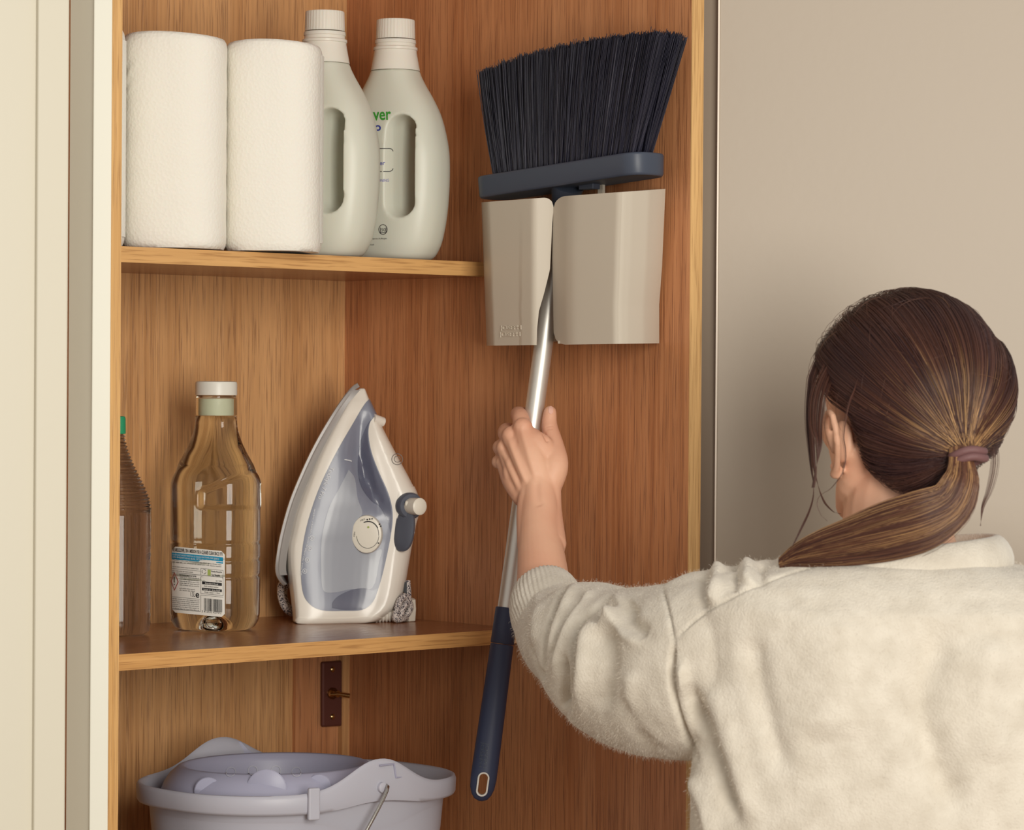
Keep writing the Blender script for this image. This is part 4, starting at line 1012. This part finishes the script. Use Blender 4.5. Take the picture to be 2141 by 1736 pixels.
    g_ += limb([P(1600, 1335, 3.10), P(1500, 1390, 3.13), P(1400, 1405, 3.19), P(1306, 1392, 3.27), P(1230, 1346, 3.335), P(1184, 1330, 3.38), P(1156, 1292, 3.425), P(1141, 1262, 3.445)], [.080, .091, .090, .083, .068, .054, .045, .037], 36, 5)
    g_ += limb([P(1700, 1300, 3.09), P(1560, 1262, 3.11), P(1460, 1290, 3.14), P(1400, 1318, 3.18)], [.075, .040, .045, .04], 28)
    g_ += limb([P(1210, 1275, 3.36), P(1265, 1290, 3.31), P(1330, 1330, 3.26)], [.030, .036, .04])
    g_ += limb([SHR + Vector((-.06, 0, -.03)), SHR + Vector((.01, 0, -.05)), Vector((.70, 3.10, 1.08)), Vector((.68, 3.20, 1.01))], [.08, .085, .065, .045], 28)
    g_ += limb([P(1640, 1296, 3.105), P(1800, 1290, 3.105), P(1960, 1288, 3.105), P(2141, 1305, 3.105), SHR + Vector((0, 0, -.03))], [.050, .050, .052, .052, .060], 28)
    sw = voxel(join(g_), .0025, 8, .6)
    folds = [([(1184, 1222), (1161, 1273), (1147, 1312), (1137, 1365), (1137, 1412)], 5, -.009), ([(1222, 1250), (1179, 1312), (1147, 1387)], 5, -.007),
             ([(1282, 1243), (1243, 1273), (1211, 1307), (1198, 1360), (1187, 1432), (1184, 1500)], 5, -.013), ([(1180, 1372), (1174, 1445), (1178, 1482)], 4.5, -.012),
             ([(1295, 1258), (1261, 1286), (1256, 1312)], 8, -.006), ([(1272, 1310), (1269, 1392), (1261, 1490)], 20, -.007), ([(1330, 1262), (1311, 1281), (1325, 1307), (1355, 1322)], 16, -.008),
             ([(1293, 1450), (1338, 1538), (1380, 1585)], 14, -.005), ([(1106, 1345), (1121, 1392), (1140, 1422)], 4, -.004),
             ([(1205, 1220), (1180, 1270), (1160, 1330), (1150, 1400)], 8, .004), ([(1245, 1235), (1215, 1270), (1180, 1340), (1160, 1420)], 7, .005), ([(1128, 1240), (1120, 1290), (1118, 1350)], 12, .003),
             ([(1290, 1275), (1275, 1300), (1235, 1330), (1225, 1400), (1215, 1500)], 13, .009), ([(1300, 1240), (1285, 1275), (1300, 1325), (1345, 1350)], 12, .004), ([(1320, 1400), (1315, 1480), (1330, 1540)], 18, .004),
             ([(1407, 1345), (1402, 1395), (1409, 1462), (1431, 1531), (1455, 1592)], 5, -.008), ([(1425, 1380), (1428, 1440), (1445, 1500), (1470, 1560)], 12, .007), ([(1431, 1430), (1462, 1514), (1494, 1601), (1540, 1723)], 20, -.013),
             ([(1440, 1620), (1470, 1680), (1490, 1760)], 16, .006), ([(1480, 1420), (1530, 1560), (1570, 1720)], 24, .005), ([(1385, 1225), (1400, 1290), (1408, 1345)], 3, -.003),
             ([(1407, 1339), (1470, 1284), (1557, 1238), (1644, 1203), (1700, 1188)], 2.4, -.0030), ([(1976, 1300), (1940, 1400), (1925, 1480), (1960, 1600), (2005, 1720)], 40, -.012), ([(1750, 1280), (1740, 1400), (1745, 1550)], 80, .006), ([(2080, 1330), (2060, 1450), (2080, 1600)], 40, .006),
             ([(1570, 1330), (1590, 1450), (1640, 1620)], 26, -.006), ([(1470, 1195), (1476, 1240), (1470, 1275)], 12, -.005), ([(1505, 1180), (1500, 1225), (1485, 1265)], 14, .007), ([(1560, 1172), (1566, 1205), (1560, 1225)], 14, .007), ([(1535, 1180), (1538, 1215), (1530, 1240)], 9, -.005), ([(1595, 1180), (1590, 1210), (1600, 1225)], 10, -.004)]
    fold(sw, folds)
    # irregular softness
    nv = len(sw.vertices); co = np.empty(nv * 3); no = np.empty(nv * 3); sw.vertices.foreach_get('co', co); sw.vertex_normals.foreach_get('vector', no)
    co = co.reshape(-1, 3); nz_ = np.array([mnoise.noise(Vector(q) * 12) * .0016 + mnoise.noise(Vector(q) * 45) * .0008 for q in co])
    co = co + no.reshape(-1, 3) * nz_[:, None]; sw.vertices.foreach_set('co', co.ravel())
    sw.update(); sbv = bvh_of(sw)
    swo = obj('sweater', sw, M['wool'], t, angle=None, label='cream fleece sweater with pushed up sleeve')
    # collar band at the back of the neck
    cen = P(1888, 1165, 3.108); rows = []
    for k in range(72):
        q = 2 * math.pi * k / 72; r_ = []
        for (dr_, dz_) in ((.010, -.026), (.016, -.018), (.0135, -.002), (.006, .010), (-.001, .013), (-.005, .008), (-.004, -.004), (.002, -.022)):
            rr_ = .074 + dr_; tilt = .010 * math.cos(q) + .002
            r_.append(cen + Vector((math.cos(q) * rr_ * 1.25, math.sin(q) * rr_ * .98 , dz_ + tilt)) )
        rows.append(r_)
    rows.append(rows[0]); rows = [list(x) for x in zip(*rows)]; rows.append(rows[0])
    obj('collar', modmesh(rings([r[:-1] for r in rows], cap=False), [('SUBSURF', dict(levels=1, render_levels=1))]), M['wool'], swo, angle=None)
    # ribbed cuff round the forearm
    ca_ = (S_(1128, 1110, -.085) - elb).normalized(); cc_ = P(1138, 1243, 3.452); e1_ = Vector((1, 0, 0)); e1_ = (e1_ - ca_ * e1_.dot(ca_)).normalized(); e2_ = ca_.cross(e1_)
    rows = []
    for (kz, rr_) in ((-.070, .038), (-.040, .042), (-.018, .0415), (-.004, .0385), (.004, .0360), (.008, .0335), (.006, .0310), (-.006, .0300), (-.03, .0300)):
        row = []
        for j in range(240):
            q = 2 * math.pi * j / 240; rib = .0006 * math.cos(q * 48) * (1 if rr_ > .032 else 0)
            row.append(cc_ + e1_ * (math.cos(q) * (rr_ + rib)) + e2_ * (math.sin(q) * (rr_ * .98 + rib)) + ca_ * (kz + .004 * math.cos(q)))
        rows.append(row)
    obj('cuff', rings(rows, cap=False), M['wool'], swo, angle=None, label='ribbed cuff round the forearm')
    # fine fibres standing off the fleece
    tri = np.array([v_.co for v_ in sw.vertices] if False else [0]); offp = np.array(root_loc(t))
    me = swo.data; nv = len(me.vertices); co = np.empty(nv * 3); no = np.empty(nv * 3); me.vertices.foreach_get('co', co); me.vertex_normals.foreach_get('vector', no); co = co.reshape(-1, 3) + offp; no = no.reshape(-1, 3)
    ok = np.where((co[:, 2] > 1.05) & (no[:, 1] < .45))[0]; idx = RNG.choice(ok, 45000); b0 = co[idx] + RNG.normal(0, .0016, (45000, 3)); rnd = RNG.normal(0, 1, (45000, 3))
    dirv = no[idx] * .45 + rnd * .55 + np.array([0, 0, -.25]); dirv /= np.linalg.norm(dirv, axis=1)[:, None]; ln_ = RNG.uniform(.0012, .0032, (45000, 1))
    mid = b0 + dirv * ln_ * .5 + RNG.normal(0, .0003, b0.shape); tip = b0 + dirv * ln_ + np.array([0, 0, -.0006]); ls = np.stack([b0 - no[idx] * .0012, mid, tip], 1)
    strands('fleece_fibres', ls, .00006, RNG.uniform(0, 1, 45000), M['fuzz'], swo, tip=.4)
    # trousers and shoes
    b = limb([ctr + Vector((0, 0, .98)), ctr + Vector((0, 0, .90))], [.115, .125], 24)
    for s_ in (-1, 1): b += limb([ctr + Vector((.08 * s_, 0, .88)), ctr + Vector((.10 * s_, .01, .50)), ctr + Vector((.10 * s_, -.02, .07))], [.105, .075, .060], 20)
    obj('trousers', voxel(join(b), .007, 4), M['denim'], t, angle=None)
    for s_ in (-1, 1):
        f0 = ctr + Vector((.10 * s_, 0, 0)); sh = limb([f0 + Vector((0, -.05, .045)), f0 + Vector((0, .06, .040)), f0 + Vector((0, .15, .030))], [.042, .042, .030], 20)
        me = voxel(join(sh), .004, 4)
        for v_ in me.vertices: v_.co.z = max(v_.co.z, .001)
        obj('shoe', me, M['shoe'], t, angle=None)
    # ---------------- hair
    def rad(d):
        f_, l_, u_ = d
        au = .101 if u_ > 0 else (.101 + .105 * np.clip(-f_ * 1.6, 0, 1) * np.clip(.35 + l_ * 2.2, 0, 1)); af = .104 if f_ > 0 else .114; al = .094
        return 1 / math.sqrt((f_ / af) ** 2 + (l_ / al) ** 2 + (u_ / au) ** 2)
    def hairline(d):
        f_, l_, u_ = d
        if f_ < -.15: return u_ > -.93 + .25 * (f_ + 1) + .30 * np.clip(-l_ * 2, 0, 1)
        if f_ < .12: return u_ > interp(f_, [(-.15, -.42), (-.02, .02), (.12, .05)])
        if f_ < .5: return u_ > interp(f_, [(.12, .0), (.35, -.02), (.5, .28)])
        return u_ > interp(f_, [(.5, .30), (.75, .48), (1, .52)])
    tie = np.array((-.870, .22, -.46)); tie /= np.linalg.norm(tie); TI = np.array(H(-.122, .032, -.062))
    hc = np.array(HC); B_ = np.array([HF, HL, HU])
    # base cap
    bm = bmesh.new(); bmesh.ops.create_icosphere(bm, subdivisions=5, radius=1); dele = []
    for v_ in bm.verts:
        d_ = np.array(v_.co); ok_ = hairline(d_); r_ = rad(d_) * (.965 if ok_ else .80); v_.co = Vector(hc + (d_ * r_) @ B_)
        if not ok_: dele.append(v_)
    bmesh.ops.delete(bm, geom=dele, context='VERTS')
    hb = obj('hair', modmesh(bm, [('SMOOTH', dict(factor=.5, iterations=3)), ('SOLIDIFY', dict(thickness=.006, offset=-1))]), M['hair_base'], t, angle=None, label='dark brown hair pulled back with golden streaks')
    lines = []; tones = []; n = 14; cnt = 0
    while cnt < 15000:
        d_ = RNG.normal(0, 1, 3); d_ /= np.linalg.norm(d_)
        if not hairline(d_): continue
        om = math.acos(np.clip(d_ @ tie, -1, 1))
        if om < .12: continue
        front = RNG.uniform() < .45
        if front:   # push the root out to the hairline away from the tie
            for _ in range(14):
                e_ = d_ * 1.0 + (d_ - tie) * .06; e_ /= np.linalg.norm(e_)
                if not hairline(e_) or math.acos(np.clip(e_ @ tie, -1, 1)) > 2.35: break
                d_ = e_
            om = math.acos(np.clip(d_ @ tie, -1, 1))
        thick = RNG.uniform(.965, 1.035) + .018 * math.sin(d_[1] * 9 + d_[2] * 4); L_ = []; az = math.atan2(d_[1] - tie[1], d_[2] - tie[2])
        clump = .012 * math.sin(az * 17 + 1.3) + .008 * math.sin(az * 41)
        jit = RNG.normal(0, .012, 3)
        for k in range(n):
            s_ = k / (n - 1) * .985; q = (math.sin((1 - s_) * om) * d_ + math.sin(s_ * om) * tie) / math.sin(om) + jit * math.sin(math.pi * s_)
            q = q / np.linalg.norm(q); r_ = rad(q) * (.955 + (thick + clump - .955) * min(1, s_ * 5 + .25))
            p_ = q * r_; near = np.clip((s_ * om - om + .42) / .42, 0, 1); tp_ = (B_ @ (TI - hc)) + RNG.normal(0, .0028, 3); p_ = p_ * (1 - near ** 2) + tp_ * near ** 2
            L_.append(hc + p_ @ B_)
        lines.append(L_); base_t = RNG.normal(.12, .08) + .16 * max(math.sin(az * 9 + .5), 0) ** 3
        hi = RNG.uniform() < .45 and d_[2] > -.35
        s_arr = np.linspace(0, 1, n); warm = np.clip((s_arr - .38) / .55, 0, 1) ** 1.3
        up_ = 1 if (d_[2] > -.3) else .15
        tn = base_t + (warm * (.80 if hi else .14) * up_) * (1 if om > .5 else .7)
        tones.append(np.clip(tn, 0, .95)); cnt += 1
    strands('hair_strands', lines, .00020, np.array(tones), M['hair'], hb, tip=.8)
    # hair band
    tv = Vector(TI); ud = Vector((.15, -.25, -1)).normalized(); e1 = Vector((1, 0, .12)); e1 = (e1 - ud * e1.dot(ud)).normalized(); e2 = ud.cross(e1)
    bd = []
    for dz_ in (-.0035, .0035):
        bd.append(tube([tv + ud * (dz_ + .001 * math.sin(3 * q)) + e1 * (math.cos(q) * .0155) + e2 * (math.sin(q) * .0115) for q in np.linspace(0, 2 * math.pi, 41)], .0042, 10))
    obj('hair_band', join(bd), M['scrunchie'], t, angle=None, label='brown hair band')
    # ponytail
    ctrl = [(2006, 940, TI[1] + .004, 22), (2010, 975, TI[1] - .006, 27), (2008, 1010, TI[1] - .012, 38), (1985, 1055, TI[1] - .012, 47), (1930, 1088, TI[1] - .010, 58), (1855, 1113, TI[1] - .004, 56), (1780, 1134, TI[1] + .004, 45), (1715, 1150, TI[1] + .012, 33), (1668, 1163, TI[1] + .02, 20), (1630, 1178, TI[1] + .026, 5)]
    cc2 = catmull(ctrl, 4); m_ = len(cc2); lines = []; tones = []
    cp2 = [P(a_[0], a_[1], a_[2]) for a_ in cc2]
    core = tube(cp2, [max(a_[3] * .55 / 2130, .001) for a_ in cc2], 20)
    for v_ in core.verts:
        pass
    pt_ = obj('ponytail', core, mat('ponytail_core', lin(74, 46, 34), .6), hb, angle=None, label='ponytail swept over the left shoulder, streaked blonde')
    for k in range(9000):
        a0_ = RNG.uniform(0, 2 * math.pi); rr_ = math.sqrt(RNG.uniform(.3, 1)) * 1.03; L_ = []; tw = RNG.normal(0, .25) + .5; endi = m_ if RNG.uniform() < .5 else int(RNG.uniform(.55, 1) * m_); wob = RNG.normal(0, 1, 2)
        cl = .10 * math.sin(a0_ * 11)
        for i in range(m_):
            j = min(i * endi / m_, m_ - 1); i0 = int(j); fr2 = j - i0; i1 = min(i0 + 1, m_ - 1)
            c_ = cp2[i0] * (1 - fr2) + cp2[i1] * fr2; w_ = (cc2[i0][3] * (1 - fr2) + cc2[i1][3] * fr2) / 2130; tg = (cp2[i1] - cp2[max(i1 - 1, 0)]).normalized() if i1 > 0 else Vector((0, 0, -1))
            e1 = Vector((0, -1, 0)); e1 = (e1 - tg * e1.dot(tg)).normalized(); e2 = tg.cross(e1); u_ = i / m_; an = a0_ + tw * u_
            p_ = c_ + e1 * (math.cos(an) * w_ * .72 * (rr_ + cl * u_)) + e2 * (math.sin(an) * w_ * (rr_ + cl * u_)) + Vector((0, 0, wob[0] * .0012 * u_)) + e1 * (wob[1] * .001 * u_)
            L_.append(np.array(p_))
        lines.append(L_); st = np.clip(.5 + .9 * mnoise.noise(Vector((math.cos(a0_) * 2.6, math.sin(a0_) * 2.6, rr_ * 2))) + RNG.normal(0, .2), 0, 1); u_ = np.linspace(0, 1, m_); tones.append(np.clip(RNG.normal(.30, .13) + .42 * st ** 2 + .05 * np.sin(u_ * 5), .05, .98))
    strands('ponytail_strands', lines, .00020, np.array(tones), M['hair'], pt_, tip=.5)
    # loose strands by the face and stray hairs
    loose = []; lt = []
    defs = [[(1775, 665, 3.16), (1712, 750, 3.14), (1693, 850, 3.12), (1694, 950, 3.10), (1700, 1040, 3.08), (1668, 1120, 3.06), (1640, 1172, 3.06)],
            [(1770, 670, 3.17), (1716, 760, 3.15), (1697, 860, 3.13), (1700, 960, 3.12), (1715, 1030, 3.11), (1735, 1065, 3.10), (1757, 1075, 3.09)],
            [(1785, 690, 3.14), (1722, 800, 3.10), (1708, 880, 3.08), (1712, 930, 3.07), (1706, 985, 3.07), (1700, 1020, 3.07)],
            [(1800, 780, 3.08), (1765, 880, 3.05), (1768, 960, 3.05), (1750, 1010, 3.05), (1712, 1040, 3.06), (1712, 1070, 3.06), (1730, 1090, 3.06)],
            [(2070, 880, 3.10), (2080, 960, 3.09), (2070, 1020, 3.08), (2055, 1060, 3.08), (2050, 1100, 3.08)]]
    for di, (dfn, cnt_) in enumerate(zip(defs, (110, 60, 110, 9, 16))):
        for k in range(cnt_):
            sx, sy_ = RNG.normal(0, 1, 2); w_ = (5, 5, 8, 2, 7)[di]
            pts = [(a_ + sx * w_ * (.4 + .6 * math.sin(i * .9 + .5)), b_ + (sy_ * 6 if i in (0,) else 0), c_ + sy_ * .003) for i, (a_, b_, c_) in enumerate(dfn)]
            cc_2 = catmull(pts, 3)[:13]; 
            cc_2 = catmull(pts, 3); cc_2 = [cc_2[int(round(z))] for z in np.linspace(0, len(cc_2) - 1, 16)]
            loose.append([np.array(P(*q)) for q in cc_2]); lt.append(RNG.uniform(.05, .5))
    for k in range(120):   # flyaways over the crown
        d_ = RNG.normal(0, 1, 3); d_[2] = abs(d_[2]); d_ /= np.linalg.norm(d_); ax_ = RNG.normal(0, 1, 3); ax_ -= ax_ @ d_ * d_; ax_ /= np.linalg.norm(ax_); L_ = []
        if not hairline(d_): continue
        for i in range(16):
            s_ = i / 15; q = d_ + ax_ * s_ * .6; q /= np.linalg.norm(q); L_.append(hc + (q * rad(q) * (1.0 + .06 * math.sin(math.pi * s_) * abs(RNG.normal(1, .02)))) @ B_)
        loose.append(L_); lt.append(RNG.uniform(.1, .6))
    strands('loose_strands', loose, .00017, np.array(lt), M['hair'], hb, tip=.5)
person()
